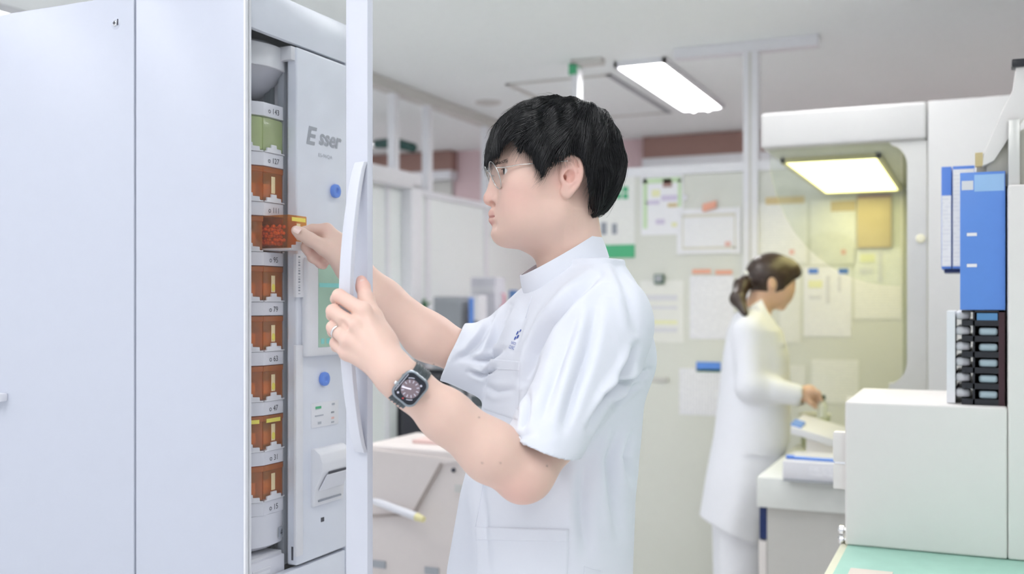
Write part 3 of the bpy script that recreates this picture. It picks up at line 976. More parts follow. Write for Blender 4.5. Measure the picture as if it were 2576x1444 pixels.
# two box files on a bracket beside it
fy = MY0 + 0.285
fz0 = hit(2400, 676, Y=fy)[2]
fz1 = hit(2400, 418, Y=fy)[2]
f0, f1, f2 = hit(2368, 600, Y=fy)[0], hit(2396, 600, Y=fy)[0], hit(2452, 600, Y=fy)[0]
sh = thing("file_bracket", "dark blue bracket carrying two white box files", "bracket", (f1, fy + 0.1, fz0 - 0.008))
box("bracket_shelf", f0 + 0.006, 0.0645, fy + 0.02, fy + 0.15, fz0 - 0.008, fz0 - 0.0005, M_navy, sh)
box("bracket_lip", 0.0595, 0.0645, fy + 0.02, fy + 0.15, fz0, fz0 + 0.05, M_navy, sh)
for (a, b, lab) in ((f0, f1 - 0.002, "white spined file with deep blue top, outermost on the bracket"), (f1, f2, "white spined file pressed against the blue binder")):
    ff = thing("box_file", lab, "file", ((a + b) / 2, fy + 0.1, fz0), "box files beside the binder")
    box("file_body", a, b, fy + 0.002, fy + 0.15, fz0 + 0.0002, fz1, M_blue, ff, bev=0.002)
    zc = hit(2380, 492, Y=fy)[2] if a == f0 else fz1 - 0.008
    box("spine_label", a + 0.001, b - 0.001, fy, fy + 0.003, fz0 + 0.006, zc, L4, ff)

# ================================================================== LEFT BACKGROUND
# cream machine behind the door
KY0 = 2.75
kx0, kx1 = hit(905, 1135, Y=KY0)[0], -1.10
kz = hit(1060, 1130, Y=KY0)[2]
km = thing("cream_machine", "cream cube-shaped machine with a slanted cover line behind the open door", "machine", ((kx0 + kx1) / 2, KY0 + 0.2, 0.0))
box("machine_body", kx0, kx1, KY0 + 0.02, KY0 + 0.36, 0.03, kz, M_cream, km, bev=0.012, seg=3)
yk = KY0 + 0.021
cov = [hit(u, v, Y=KY0 + 0.012) for (u, v) in ((925, 1140), (1165, 1163), (1108, 1168), (1040, 1292), (925, 1300))]
for q in cov[:1]:
    q[2] = kz - 0.012
cov[1][2] = kz - 0.03
prism("slanted_cover", cov, (0, 0.012, 0), M_cream, km)
gr = [hit(u, v, Y=KY0 + 0.010) for (u, v) in ((1112, 1166), (1042, 1292), (1036, 1290), (1106, 1164))]
prism("cover_groove", gr, (0, 0.006, 0), mat("taupe_gap", (0.42, 0.36, 0.33), 0.6), km)
gr = [hit(u, v, Y=KY0 + 0.010) for (u, v) in ((930, 1294), (1042, 1290), (1042, 1297), (930, 1301))]
prism("cover_groove", gr, (0, 0.006, 0), mat("taupe_gap", (0.42, 0.36, 0.33), 0.6), km)
p = hit(1140, 1183, Y=KY0 + 0.015)
lathe("lock_button", (p[0], KY0 + 0.012, p[2]), (0, 1, 0), [(0, 0.005), (0.002, 0.0065), (0.01, 0.0065)], M_dink, km)
for (u, v) in ((952, 1420), (1085, 1437), (1160, 1230)):
    a, b = hit(u - 17, v - 11, Y=KY0 + 0.015), hit(u + 17, v + 11, Y=KY0 + 0.015)
    box("label_plate", a[0], b[0], KY0 + 0.015, KY0 + 0.022, b[2], a[2], M_warmgrey if v < 1300 else M_grey, km)
a, b = hit(1020, 1120, Z=kz), hit(1130, 1112, Z=kz)
tag(box("pink_folder", a[0], b[0], KY0 + 0.10, KY0 + 0.30, kz + 0.0005, kz + 0.012, mat("pink_folder_card", (0.80, 0.58, 0.54), 0.6)), "pink folder lying on top of the cream machine", "folder")
rd = thing("lever_rod", "white lever rod with yellow tip jutting from the cream machine", "rod", tuple(hit(1000, 1290, Y=KY0 - 0.02)))
ra_, rb_ = hit(925, 1253, Y=KY0 + 0.03), hit(1048, 1300, Y=KY0 - 0.035)
rc_ = hit(1066, 1307, Y=KY0 - 0.042)
tube("rod_shaft", [ra_, rb_], 0.0125, M_white, rd, seg=14)
tube("yellow_tip", [rb_, rc_], [0.0126, 0.009], mat("yellow_tip", (0.80, 0.74, 0.40), 0.5), rd, seg=14)

# bench along the left partition with its clutter
bz = 0.90
by0b, by1b = 4.9, 7.3
bn = thing("wall_bench", "long pale bench against the far left partition", "bench", (-2.5, 6.0, 0))
box("bench_top", XP + 0.12, -1.95, by0b, by1b, bz - 0.03, bz, M_white, bn)
box("bench_body", XP + 0.12, -2.0, by0b + 0.02, by1b, 0.0, bz - 0.031, M_partition2, bn)
def on_bench(u, d):
    q = pc(u, 760, d)
    return c2r(q)
def stand(name, label, cat, u0, u1, v0, d, dep, m, parts=()):
    a, b = on_bench(u0, d), on_bench(u1, d)
    w = abs(b[0] - a[0]) * 0.97
    z1 = CAMZ + (HOR - v0) / FPX * d
    t = thing(name, label, cat, (a[0] + w / 2, a[1] + dep / 2, bz))
    box("body", a[0], a[0] + w, a[1], a[1] + dep, bz + 0.0005, z1, m, t, bev=0.006)
    for (nm, fx0, fx1, fz0_, fz1_, mm) in parts:
        hgt = z1 - bz
        box(nm, a[0] + w * fx0, a[0] + w * fx1, a[1] - 0.006, a[1] + 0.002, bz + 0.001 + hgt * fz0_, bz + 0.001 + hgt * fz1_, mm, t)
    return t
stand("desktop_monitor", "grey boxy device seen beyond the man's reaching arm", "monitor", 1090, 1176, 746, 5.75, 0.16, mat("mid_grey_plastic", (0.36, 0.38, 0.41), 0.5), [("screen", 0.06, 0.94, 0.12, 0.94, mat("grey_screen", (0.33, 0.35, 0.38), 0.3)), ("button_row", 0.6, 0.9, 0.03, 0.07, M_dark)])
stand("bottle_rack", "white rack with bottles behind the man's lifted sleeve", "rack", 1178, 1212, 742, 5.7, 0.10, M_white, [("blue_bottle", 0.1, 0.5, 0.70, 0.97, M_lblue), ("dark_bottle", 0.55, 0.95, 0.45, 0.75, M_dark)])
stand("paper_tray_box", "lavender box on the far bench above the man's sleeve", "box", 1184, 1262, 698, 6.2, 0.14, mat("lavender_card", (0.66, 0.66, 0.72), 0.6), [("lid_band", 0.02, 0.98, 0.86, 0.92, M_white)])
stand("pink_bottle", "small pink bottle on the far bench beside the man's collar", "bottle", 1258, 1269, 738, 5.9, 0.03, mat("pink_plastic", (0.80, 0.32, 0.42), 0.5), [("cap", 0.2, 0.8, 0.88, 0.99, M_white)])
stand("blue_cup", "blue cup on the far bench by the man's chest", "cup", 1280, 1298, 730, 5.9, 0.05, mat("cup_blue", (0.12, 0.24, 0.50), 0.5), [("cup_band", 0.1, 0.9, 0.8, 0.9, M_white)])
stand("dark_printer", "dark office printer on the far bench under the raised sleeve", "printer", 1182, 1222, 948, 5.2, 0.2, mat("dark_grey_plastic", (0.09, 0.11, 0.12), 0.5), [("output_slot", 0.1, 0.9, 0.4, 0.5, M_white)])
def plant(u, v, d, label):
    q = c2r(pc(u, v, d))
    t = thing("potted_plant", label, "plant", (q[0], q[1], bz if q[2] > bz else q[2]))
    lathe("pot", (q[0], q[1], bz + 0.0005), (0, 0, 1), [(0, 0.03), (max(0.03, q[2] - bz - 0.05), 0.045)], M_white, t)
    for k in range(14):
        a = k * 2.4
        r = 0.02 + 0.03 * ((k * 37) % 10) / 10
        tip = np.array([q[0] + r * 1.6 * math.cos(a), q[1] + r * 1.6 * math.sin(a), q[2] + 0.02 + 0.04 * ((k * 53) % 10) / 10])
        base = np.array([q[0], q[1], q[2] - 0.05])
        mid = (tip + base) / 2 + np.array([0, 0, 0.03])
        tube("leaf", [base, mid, tip], [0.004, 0.012, 0.002], mat("leaf_green", (0.10, 0.26, 0.12), 0.5), t, seg=5)
plant(1058, 776, 5.9, "small green plant left of the grey monitor")
# black office chair
q = c2r(pc(1100, 960, 4.6))
oc = thing("office_chair", "black rounded office chair back below the reaching forearm", "chair", (q[0], q[1], 0))
bm = bmesh.new()
bm_box(bm, q[0] - 0.20, q[0] + 0.05, q[1] - 0.02, q[1] + 0.04, 0.62, CAMZ + (HOR - 930) / FPX * 4.6, 0.05, 4)
auto(bm_out(bm, "backrest", M_black, oc))
bm = bmesh.new()
bm_box(bm, q[0] - 0.24, q[0] + 0.09, q[1] + 0.02, q[1] + 0.42, 0.44, 0.52, 0.03, 3)
auto(bm_out(bm, "seat", M_black, oc))
box("back_strut", q[0] - 0.10, q[0] - 0.05, q[1] + 0.02, q[1] + 0.06, 0.45, 0.80, M_black, oc)
lathe("gas_column", (q[0] - 0.075, q[1] + 0.22, 0.09), (0, 0, 1), [(0, 0.03), (0.35, 0.025)], M_black, oc)
for k in range(5):
    a = k * 2 * math.pi / 5
    cxy = np.array([q[0] - 0.075, q[1] + 0.22, 0.09])
    ex = cxy + np.array([0.28 * math.cos(a), 0.28 * math.sin(a), -0.02])
    lg = tube("leg", [cxy, ex], [0.022, 0.014], M_black, oc)
    lathe("castor", (ex[0] - 0.012, ex[1], 0.031), (1, 0, 0), [(0, 0.03), (0.024, 0.03)], M_black, lg, seg=12)
# dark green hanging object beyond the partition
q0, q1 = pc(948, 362, 6.9), pc(1040, 372, 6.6)
A, B = c2r(q0), c2r(q1)
gl_ = thing("hanging_lamp", "dark green bar lamp hung beyond the left partition posts", "lamp", tuple((A + B) / 2))
bmid = (A + B) / 2
tube("lamp_shade", [A, bmid + (0, 0, 0.02), B], [0.03, 0.035, 0.03], mat("dark_green_enamel", (0.02, 0.08, 0.07), 0.5), gl_, seg=10)
tube("hanger", [bmid + (0, 0, 0.02), np.array([bmid[0], bmid[1], ZC])], 0.006, M_warmgrey, gl_)

# ================================================================== DISPENSING CABINET (left foreground)
XF, CY0, CY1, CZT = -1.12, 1.418, 1.722, 1.972
cb = thing("dispensing_cabinet", "tall bluish white tablet dispensing cabinet with an open glass door", "cabinet", (-1.5, 1.57, 0.0))
xs = hit(356, 700, Y=CY0)[0]
XB = -2.15
box("side_panel", xs + 0.0016, XF, CY0 - 0.016, CY0 + 0.002, 0.02, CZT, M_cab, cb, bev=0.003, label="right side panel next to the glass door")
sp = box("side_panel", XB, xs - 0.0016, CY0 - 0.017, CY0 + 0.002, 0.02, CZT + 0.006, M_cab, cb, bev=0.003, label="left side panel with a screw")
box("seam_strip", xs - 0.006, xs + 0.006, CY0 - 0.004, CY0 + 0.001, 0.02, CZT - 0.002, mat("seam_grey", (0.36, 0.38, 0.42), 0.5), cb)
# screw in a shallow dimple
p = hit(291, 59, Y=CY0 - 0.017)
lathe("screw_dimple", (p[0], CY0 - 0.0168, p[2]), (0, -1, 0), [(0, 0.0115), (0.0012, 0.0095), (0.0013, 0.006)], M_cab, sp)
lathe("screw_head", (p[0], CY0 - 0.0172, p[2]), (0, -1, 0), [(0, 0.0052), (0.0022, 0.0050), (0.0036, 0.003)], M_chrome, sp)
for (a, b) in ((0.0028, 0.0006), (0.0006, 0.0028)):
    box("screw_cross", p[0] - a, p[0] + a, CY0 - 0.0216, CY0 - 0.0207, p[2] - b, p[2] + b, M_dink, sp)
box("screw_gap", p[0] + 0.005, p[0] + 0.0072, CY0 - 0.0187, CY0 - 0.0178, p[2] - 0.004, p[2] + 0.007, M_dink, sp)
p = hit(1, 1000, Y=CY0 - 0.03)
box("edge_grip", p[0] - 0.05, p[0] + 0.005, CY0 - 0.035, CY0 - 0.017, p[2] - 0.008, p[2] + 0.008, M_white, sp, bev=0.004)
# carcass
box("back_panel", XB, XB + 0.02, CY0 + 0.002, CY1, 0.02, CZT, M_cab, cb)
box("far_panel", XB, XF - 0.001, CY1 - 0.012, CY1, 0.02, CZT, M_cab, cb)
box("top_panel", XB, XF - 0.001, CY0 + 0.002, CY1, CZT - 0.01, CZT, M_cab, cb)
box("plinth", XB, XF - 0.02, CY0 + 0.002, CY1, 0.0, 0.10, M_grey, cb)
box("inner_wall", XF - 0.30, XF - 0.295, CY0 + 0.004, CY1 - 0.014, 0.10, CZT - 0.012, M_inner, cb)
box("front_header", XF - 0.012, XF, CY0 + 0.003, CY1, 1.897, CZT, M_cab2, cb, bev=0.002)
PY0 = hit(747, 700, X=XF)[1]
box("inner_partition", XF - 0.12, XF - 0.02, PY0 + 0.016, PY0 + 0.020, 0.95, 1.896, M_inner, cb)
box("guide_post", XF - 0.075, XF - 0.060, PY0 + 0.002, PY0 + 0.014, 0.95, 1.88, mat("dark_glass_post", (0.16, 0.18, 0.20), 0.25), cb)
box("guide_post", XF - 0.045, XF - 0.032, PY0 + 0.004, PY0 + 0.014, 0.95, 1.88, mat("mid_grey_post", (0.34, 0.36, 0.40), 0.3), cb)
zf0 = 0.952
fp = box("control_panel", XF - 0.022, XF, PY0, CY1 - 0.008, zf0, 1.893, M_cab2, cb, bev=0.004, seg=3)
box("lower_front", XF - 0.02, XF - 0.002, CY0 + 0.003, CY1, 0.10, zf0 - 0.006, M_cab2, cb, bev=0.003)
box("hook_block", XF - 0.03, XF - 0.004, PY0 - 0.012, PY0 + 0.004, 1.868, 1.893, M_white, cb, bev=0.002)

def fz(u, v):
    q = hit(u, v, X=XF)
    return q[1], q[2]
# lettering on the panel
y0, z0 = fz(787, 345); y1, z1 = fz(818, 352); y2, z2 = fz(818, 394)
text("panel_logo", "E", (XF, y0 - 0.004, z0 + 0.002), (0, 1, 0), (0, 0, 1), 0.034, mat("logo_grey", (0.36, 0.38, 0.43), 0.4), fp, width=0.034, bold=True)
text("panel_logo", "sser", (XF, y1 + 0.017, z1 - 0.001), (0, 1, 0), (0, 0, 1), 0.022, mat("logo_grey", (0.36, 0.38, 0.43), 0.4), fp, width=0.076, bold=True)
text("model_number", "ES-96QA", (XF, y2, z2), (0, 1, 0), (0, 0, 1), 0.008, M_ink2, fp, width=0.046)
# two blue magnets
for (u, v) in ((840, 481), (812, 953)):
    y, z = fz(u, v)
    kn = lathe("blue_knob", (XF, y, z), (1, 0, 0), [(0, 0.0125), (0.004, 0.0135), (0.008, 0.0125), (0.009, 0.0095), (0.0085, 0.006), (0.006, 0.004)], mat("knob_blue", (0.13, 0.28, 0.80), 0.35), cb)
# latch strip with barcode
y, z = fz(748, 640); _, zb_ = fz(748, 748)
ls = box("latch_strip", XF - 0.001, XF + 0.006, PY0 - 0.010, PY0 + 0.014, zb_, z, M_white, cb, bev=0.001)
for k in range(14):
    zz = zb_ + 0.006 + (z - zb_ - 0.012) * k / 13.0
    box("barcode_bar", XF + 0.0058, XF + 0.0065, PY0 - 0.004, PY0 + 0.001, zz, zz + (0.0028 if k % 3 else 0.0012), M_ink, ls)
y, z = fz(748, 868); _, zb_ = fz(748, 1020)
box("latch_strip", XF - 0.001, XF + 0.005, PY0 - 0.009, PY0 + 0.012, 0.97, z, M_white, cb, bev=0.001)
# display
ya, za = fz(757, 648); yb_, _ = fz(866, 648); _, zd = fz(757, 898)
db = box("display_bezel", XF - 0.001, XF + 0.014, ya, yb_ + 0.012, zd, za, M_white, cb, bev=0.006, seg=3)
y1, z1 = fz(788, 664); y2, _ = fz(862, 664); _, z2 = fz(790, 876)
box("display_screen", XF + 0.0135, XF + 0.0146, y1 - 0.004, y2 + 0.014, z2 + 0.002, z1, M_greendisp, db)
zz = fz(820, 718)[1]
box("display_bar", XF + 0.0146, XF + 0.0150, y1 - 0.002, y2 + 0.012, zz - 0.004, zz + 0.004, mat("display_teal", (0.16, 0.46, 0.44), 0.3, emit=(0.16, 0.46, 0.44), estr=0.2), db)
for k in range(4):
    yy = y1 + 0.004 + k * 0.018
    box("display_icon", XF + 0.0146, XF + 0.0150, yy, yy + 0.010, z2 + 0.008, z2 + 0.018, mat("display_teal", (0.16, 0.46, 0.44), 0.3), db)
# membrane keys
y0, z0 = fz(782, 1016); y1, _ = fz(850, 1016); _, z1 = fz(782, 1078)
mk = box("key_plate", XF - 0.001, XF + 0.0015, y0, y1, z1, z0, M_white, cb, bev=0.0006)
for (fy_, fz_, w, hh_, mm) in ((0.14, 0.86, 0.20, 0.10, M_green), (0.74, 0.90, 0.10, 0.08, M_ink2), (0.12, 0.50, 0.30, 0.05, M_ink2), (0.22, 0.22, 0.12, 0.10, M_ink2), (0.72, 0.55, 0.10, 0.06, M_ink), (0.72, 0.32, 0.10, 0.08, M_red), (0.72, 0.14, 0.10, 0.06, M_ink2)):
    yy = y0 + (y1 - y0) * fy_; z_ = z1 + (z0 - z1) * fz_
    box("key", XF + 0.0014, XF + 0.0024, yy, yy + (y1 - y0) * w, z_ - (z0 - z1) * hh_, z_, mm, mk)
# receipt printer: bulged cover, slot, tray
y0, z0 = fz(782, 1130); y1, _ = fz(857, 1128); _, z1 = fz(782, 1276)
pr = prism("printer_cover", [np.array([XF - 0.002, y0, z1]), np.array([XF + 0.006, y0, z1]), np.array([XF + 0.010, y0, z1 + 0.035]), np.array([XF + 0.026, y0, z1 + 0.066]),
                             np.array([XF + 0.026, y0, z0 - 0.025]), np.array([XF + 0.020, y0, z0 - 0.009]), np.array([XF + 0.008, y0, z0]), np.array([XF - 0.002, y0, z0])], (0, y1 - y0, 0), M_white, cb, bev=0.003)
box("paper_slot", XF + 0.0255, XF + 0.0268, y0 + 0.020, y1 - 0.016, z0 - 0.047, z0 - 0.043, M_dink, pr)
prism("paper_tear_bar", [np.array([XF + 0.011, y0 + 0.010, z1 + 0.030]), np.array([XF + 0.026, y0 + 0.014, z1 + 0.060]), np.array([XF + 0.026, y1 - 0.010, z1 + 0.060]), np.array([XF + 0.011, y1 - 0.010, z1 + 0.030])], (0.002, 0, -0.001), M_ring, pr)
box("tray_slit", XF + 0.0075, XF + 0.0095, y0 + 0.012, y1 - 0.012, z1 + 0.008, z1 + 0.011, M_ink, pr)
y, z = fz(811, 1307)
box("usb_port", XF - 0.001, XF + 0.0008, y - 0.005, y + 0.005, z - 0.004, z + 0.004, M_dink, cb)
_, z = fz(749, 1410); _, z2 = fz(749, 1376)
box("vent_slot", XF - 0.012, XF - 0.008, PY0 - 0.0006, PY0 + 0.002, z, z2, M_dink, cb)

# carousel: drum cap, nine numbered tiers, drum base
CXc, CYc = -1.255, 1.522
AP = 0.105
def gon(r_ap, z, n=12):
    R_ = r_ap / math.cos(math.pi / n)
    return [np.array([CXc + R_ * math.cos(math.pi / n + 2 * math.pi * k / n), CYc + R_ * math.sin(math.pi / n + 2 * math.pi * k / n), z]) for k in range(n)]
numbers = [15, 31, 47, 63, 79, 95, 111, 127, 143]
PITCH = 0.0888
def tz(i):
    return 1.063 + PITCH * i
tube("carousel_shaft", [(CXc, CYc, 0.95), (CXc, CYc, 1.90)], 0.045, mat("shaft_grey", (0.50, 0.48, 0.50), 0.4), cb, seg=20)
for i, n in enumerate(numbers):
    zc = tz(i)
    rg = prism("carousel_tier", gon(AP, zc - 0.012), (0, 0, 0.024), M_ring, cb, bev=0.0012)
    text("tier_number", "o %d" % n, (CXc + AP, CYc + 0.0, zc - 0.001), (0, 1, 0), (0, 0, 1), 0.0098, M_dink, rg, lift=0.0005)
lathe("drum_base", (CXc, CYc, 0.985), (0, 0, 1), [(0, 0.085), (0.01, 0.105), (0.066, 0.106)], M_ring, cb, seg=32)
a_ = math.radians(12)
pn_ = np.array([CXc + 0.1065 * math.cos(a_), CYc + 0.1065 * math.sin(a_), 1.012])
obox("drum_mark", pn_ - np.array([-math.sin(a_), math.cos(a_), 0]) * 0.009 - (0, 0, 0.010), np.array([-math.sin(a_), math.cos(a_), 0]) * 0.018, (0, 0, 0.020), np.array([math.cos(a_), math.sin(a_), 0]) * 0.001, M_ink2, cb)
text("drum_digit", "4", pn_ + np.array([0.0012, 0, 0]), (-math.sin(a_), math.cos(a_), 0), (0, 0, 1), 0.013, M_dink, cb)
lathe("drum_cap", (CXc, CYc, 1.806), (0, 0, 1), [(0, 0.055), (0.012, 0.078), (0.040, 0.102), (0.046, 0.108), (0.084, 0.108), (0.090, 0.100)], mat("drum_cap_grey", (0.52, 0.52, 0.58), 0.12), cb, seg=40)
lathe("drum_cap_band", (CXc, CYc, 1.850), (0, 0, 1), [(0, 0.1086), (0.001, 0.1095), (0.040, 0.1095), (0.041, 0.1086)], M_white, cb, seg=40)
# drive housing at the foot
hb = box("drive_housing", XF - 0.24, XF - 0.030, CY0 + 0.004, PY0 - 0.004, 0.958, 0.980, M_white, cb, bev=0.003)
box("housing_front", XF - 0.06, XF - 0.022, CY0 + 0.030, PY0 - 0.006, 0.905, 0.975, M_ring, cb, bev=0.004)
box("sensor_window", XF - 0.0222, XF - 0.0205, PY0 - 0.040, PY0 - 0.024, 0.920, 0.940, M_dink, cb)
box("rating_label", XF - 0.0222, XF - 0.0210, CY0 + 0.034, PY0 - 0.050, 0.945, 0.962, L1, cb)

# amber cassettes, each on its tier
def cassette_meshes():
    r0, r1, w0, w1, zb0, zt0 = 0.050, 0.1030, 0.0128, 0.0270, 0.0034, 0.0625
    def wedge(name, r0, r1, w0, w1, a, b, m, bev):
        o = prism(name, [np.array([r0, -w0, a]), np.array([r1, -w1, a]), np.array([r1, w1, a]), np.array([r0, w0, a])], (0, 0, b - a), m, None, bev)
        me = o.data
        bpy.data.objects.remove(o)
        return me
    d = {}
    d["case"] = wedge("case", r0, r1, w0, w1, zb0, zt0, M_amber, 0.002)
    d["long_case"] = wedge("long_case", 0.004, r1, 0.0200, w1, zb0, zt0 - 0.001, M_amber2, 0.002)
    d["green_case"] = wedge("green_case", r0, r1, w0, w1, zb0, zt0, M_gamber, 0.004)
    d["lid"] = wedge("lid", r0 - 0.001, r1 + 0.0012, w0 + 0.0008, w1 + 0.0008, zt0 - 0.009, zt0 + 0.0006, M_amber, 0.001)
    d["rotor"] = wedge("rotor", 0.062, 0.096, 0.010, 0.017, 0.010, 0.034, mat("rotor_orange", (0.80, 0.36, 0.11), 0.4), 0.003)
    st = [(-0.0268, 0), (0.0268, 0), (0.0268, 0.0022), (0.0205, 0.0024), (0.0200, 0.0085), (0.0075, 0.0092), (0.0070, 0.0150), (-0.0070, 0.0150), (-0.0075, 0.0092), (-0.0200, 0.0085), (-0.0205, 0.0024), (-0.0268, 0.0022)]
    o = prism("base_plate", [np.array([0.1034, y, z]) for (y, z) in st], (0.0035, 0, 0), M_white, None, 0.0006)
    d["base_plate"] = o.data; bpy.data.objects.remove(o)
    o = box("base_tray", 0.040, 0.1036, -0.020, 0.020, 0.0, 0.0032, M_white, None)
    d["base_tray"] = o.data; bpy.data.objects.remove(o)
    o = box("label_strip", 0.1036, 0.1046, -0.0052, 0.0052, 0.017, 0.047, mat("cream_label", (0.88, 0.72, 0.42), 0.5), None, bev=0.0004)
    d["label_strip"] = o.data; bpy.data.objects.remove(o)
    o = lathe("yellow_dot", (0.1044, 0, 0.0255), (1, 0, 0), [(0, 0.0050), (0.0009, 0.0048)], M_yellow, None, seg=18)
    v = np.empty(len(o.data.vertices) * 3); o.data.vertices.foreach_get("co", v)
    v = v.reshape(-1, 3); v[:, 2] = 0.0255 + (v[:, 2] - 0.0255) * 1.35; v[:, 1] *= 0.9
    o.data.vertices.foreach_set("co", v.ravel())
    d["yellow_dot"] = o.data; bpy.data.objects.remove(o)
    o = box("name_label", 0.1042, 0.1052, -0.0200, 0.0200, 0.0505, 0.0575, M_yellow, None)
    d["name_label"] = o.data; bpy.data.objects.remove(o)
    return d
CM = cassette_meshes()
side_word = {-1: "left of", 0: "right above", 1: "on the rim right of"}
tier_word = {15: "the lowest tier number, 15", 31: "tier number 31, second from the bottom", 47: "tier number 47 near the lower blue knob", 63: "tier number 63, level with the display bottom", 79: "tier number 79, level with the gripping hand", 95: "tier number 95, just under the reaching hand", 111: "tier number 111 above the pulled one", 127: "tier number 127, second from the top"}
for i, n in enumerate(numbers[:-1]):
    for fct in (-1, 0, 1):
        pulled = (n == 95 and fct == 0)
        zb0 = tz(i) + 0.0124
        lab = "%s pill cassette %s %s" % ("green" if n == 127 else "amber", side_word[fct], tier_word[n])
        if pulled:
            lab = "amber pill cassette full of orange tablets, pulled out by the man's fingers"
        ang = math.radians(30 * fct)
        off = 0.055 if pulled else 0.0
        t = thing("pill_cassette", lab, "pill cassette", (CXc + off, CYc, zb0 + (0.003 if pulled else 0)), "cassettes on the carousel", rz=ang)
        ks = ["green_case" if n == 127 else ("long_case" if pulled else "case"), "base_plate", "base_tray"]
        if n != 127:
            ks += ["label_strip"]
            if not pulled:
                ks += ["rotor", "lid"]
            if n != 15 and n != 111:
                ks += ["yellow_dot"]
            if pulled or n in (31,):
                ks += ["name_label"]
        for k in ks:
            o = bpy.data.objects.new(k, CM[k])
            COL.objects.link(o)
            o.parent = t
        if pulled:
            pull = t
# tablets inside the pulled cassette
bm = bmesh.new()
bmesh.ops.create_icosphere(bm, subdivisions=2, radius=0.0034)
pme = bpy.data.meshes.new("tablet")
bm.to_mesh(pme); bm.free()
pme.materials.append(mat("tablet_orange", (0.72, 0.14, 0.04), 0.35))
pme.polygons.foreach_set("use_smooth", [True] * len(pme.polygons))
zt_ = tz(5) + 0.0154 + 0.0125
cnt = 0
for lz in range(6):
    for lx in range(7):
        for ly in range(5):
            r_ = 0.0180 + lx * 0.0071 + (0.0035 if lz % 2 else 0)
            half = 0.0200 + (r_ - 0.004) / 0.099 * 0.007 - 0.0048
            yy = -half + ly * 0.0071 + (0.002 if lz % 2 else 0)
            if yy > half or (lz == 5 and (lx + ly) % 2):
                continue
            o = bpy.data.objects.new("tablet", pme)
            COL.objects.link(o)
            o.location = (CXc + 0.055 + r_ + random.uniform(-0.0016, 0.0016), CYc + yy + random.uniform(-0.0010, 0.0010), zt_ + lz * 0.0060 + random.uniform(-0.0012, 0.0012))
            tag(o, "round orange tablet inside the pulled-out amber cassette", "tablet", "orange tablets in the pulled-out cassette")
            cnt += 1

# ------------------------------------------------------------------ glass door, swung open
H0 = np.array([XF, CY0 - 0.018, 0.0])
DE = np.array([0.966, -0.259, 0.0]); DE /= np.linalg.norm(DE)
DN = np.array([-DE[1] * -1, -DE[0], 0.0])
DN = np.array([DE[1], -DE[0], 0.0])          # outward face of the open door
UP = np.array([0, 0, 1.0])
DZ0, DZ1 = 0.90, 2.03
dr_ = bpy.data.objects.new("door", None); COL.objects.link(dr_)
dr_.parent = cb
dr_.matrix_parent_inverse = parent_mat(cb).inverted()
dr_["label"] = "open glass door with white stile and bowed handle"
def dp(s, n_, z):
    return H0 + DE * s + DN * n_ + UP * z
obox("hinge_stile", dp(0.001, -0.012, DZ0), DE * 0.005, UP * (DZ1 - DZ0), DN * 0.012, M_rail, dr_)
obox("glass_pane", dp(0.006, -0.008, DZ0 + 0.03), DE * 0.249, UP * (DZ1 - DZ0 - 0.06), DN * 0.003, M_glass, dr_)
obox("top_rail", dp(0.006, -0.012, DZ1 - 0.03), DE * 0.249, UP * 0.03, DN * 0.012, M_door, dr_)
obox("bottom_rail", dp(0.006, -0.012, DZ0), DE * 0.249, UP * 0.03, DN * 0.012, M_door, dr_)
obox("free_stile", dp(0.255, -0.012, DZ0), DE * 0.048, UP * (DZ1 - DZ0), DN * 0.012, M_door, dr_, bev=0.0025)
# bowed handle
HS = 0.292
zz = np.linspace(0, 1, 33)
hz = 1.640 + (1.205 - 1.640) * zz
off = 0.030 * np.sin(np.pi * np.clip(zz, 0, 1)) ** 0.75
hv, hf = [], []
for k in range(33):
    wd = 0.0105 + 0.002 * math.sin(math.pi * zz[k])
    th = 0.0045
    ctr = dp(HS, off[k] + 0.002, hz[k])
    for (a, b) in ((-wd, -0.0035), (wd, -0.0035), (wd, th), (-wd, th)):
        hv.append(ctr + DE * a + DN * b)
for k in range(32):
    for s in range(4):
        s2 = (s + 1) % 4
        hf.append((k * 4 + s, k * 4 + s2, k * 4 + 4 + s2, k * 4 + 4 + s))
hf.append((3, 2, 1, 0)); hf.append((128, 129, 130, 131))
bm = bmesh.new()
vv_ = [bm.verts.new(tuple(v)) for v in hv]
for f in hf:
    bm.faces.new([vv_[i] for i in f])
bmesh.ops.recalc_face_normals(bm, faces=bm.faces)
es = [e for e in bm.edges if e.calc_face_angle(0) > 0.8]
bmesh.ops.bevel(bm, geom=es, offset=0.0018, segments=2, affect='EDGES', profile=0.6)
auto(bm_out(bm, "handle", M_handle, dr_))

# ================================================================== THE MAN
def unit(v):
    v = np.asarray(v, float)
    return v / np.linalg.norm(v)
def skin_mat(name):
    return mat(name, (0.8, 0.6, 0.5), 0.46, sss=0.12, attr="tint", noise=0.025, nscale=60, bump=0.06, bscale=700, spec=0.35)
M_skin = skin_mat("skin")
M_hair = mat("black_hair", (0.004, 0.004, 0.0055), 0.30, spec=0.55, noise=0.3, nscale=80)
M_tunic = mat("white_tunic_cloth", (0.745, 0.765, 0.83), 0.75, noise=0.012, nscale=14, bump=0.05, bscale=1400, spec=0.25)
M_wire = mat("silver_wire", (0.62, 0.62, 0.60), 0.22, metal=1.0)

HD = 1.745
HO = pc(1400, 430, HD)
th_ = math.radians(9)
HF = np.array([-math.cos(th_), -math.sin(th_), 0])
HL = np.array([math.sin(th_), -math.cos(th_), 0])
HU = np.array([0, 0, 1.0])
HA = np.stack([HF, HL, HU])
def hp_(f, l, z):
    return HO + HF * f + HL * l + HU * z
def hloc(p):
    return (p - HO) @ HA.T

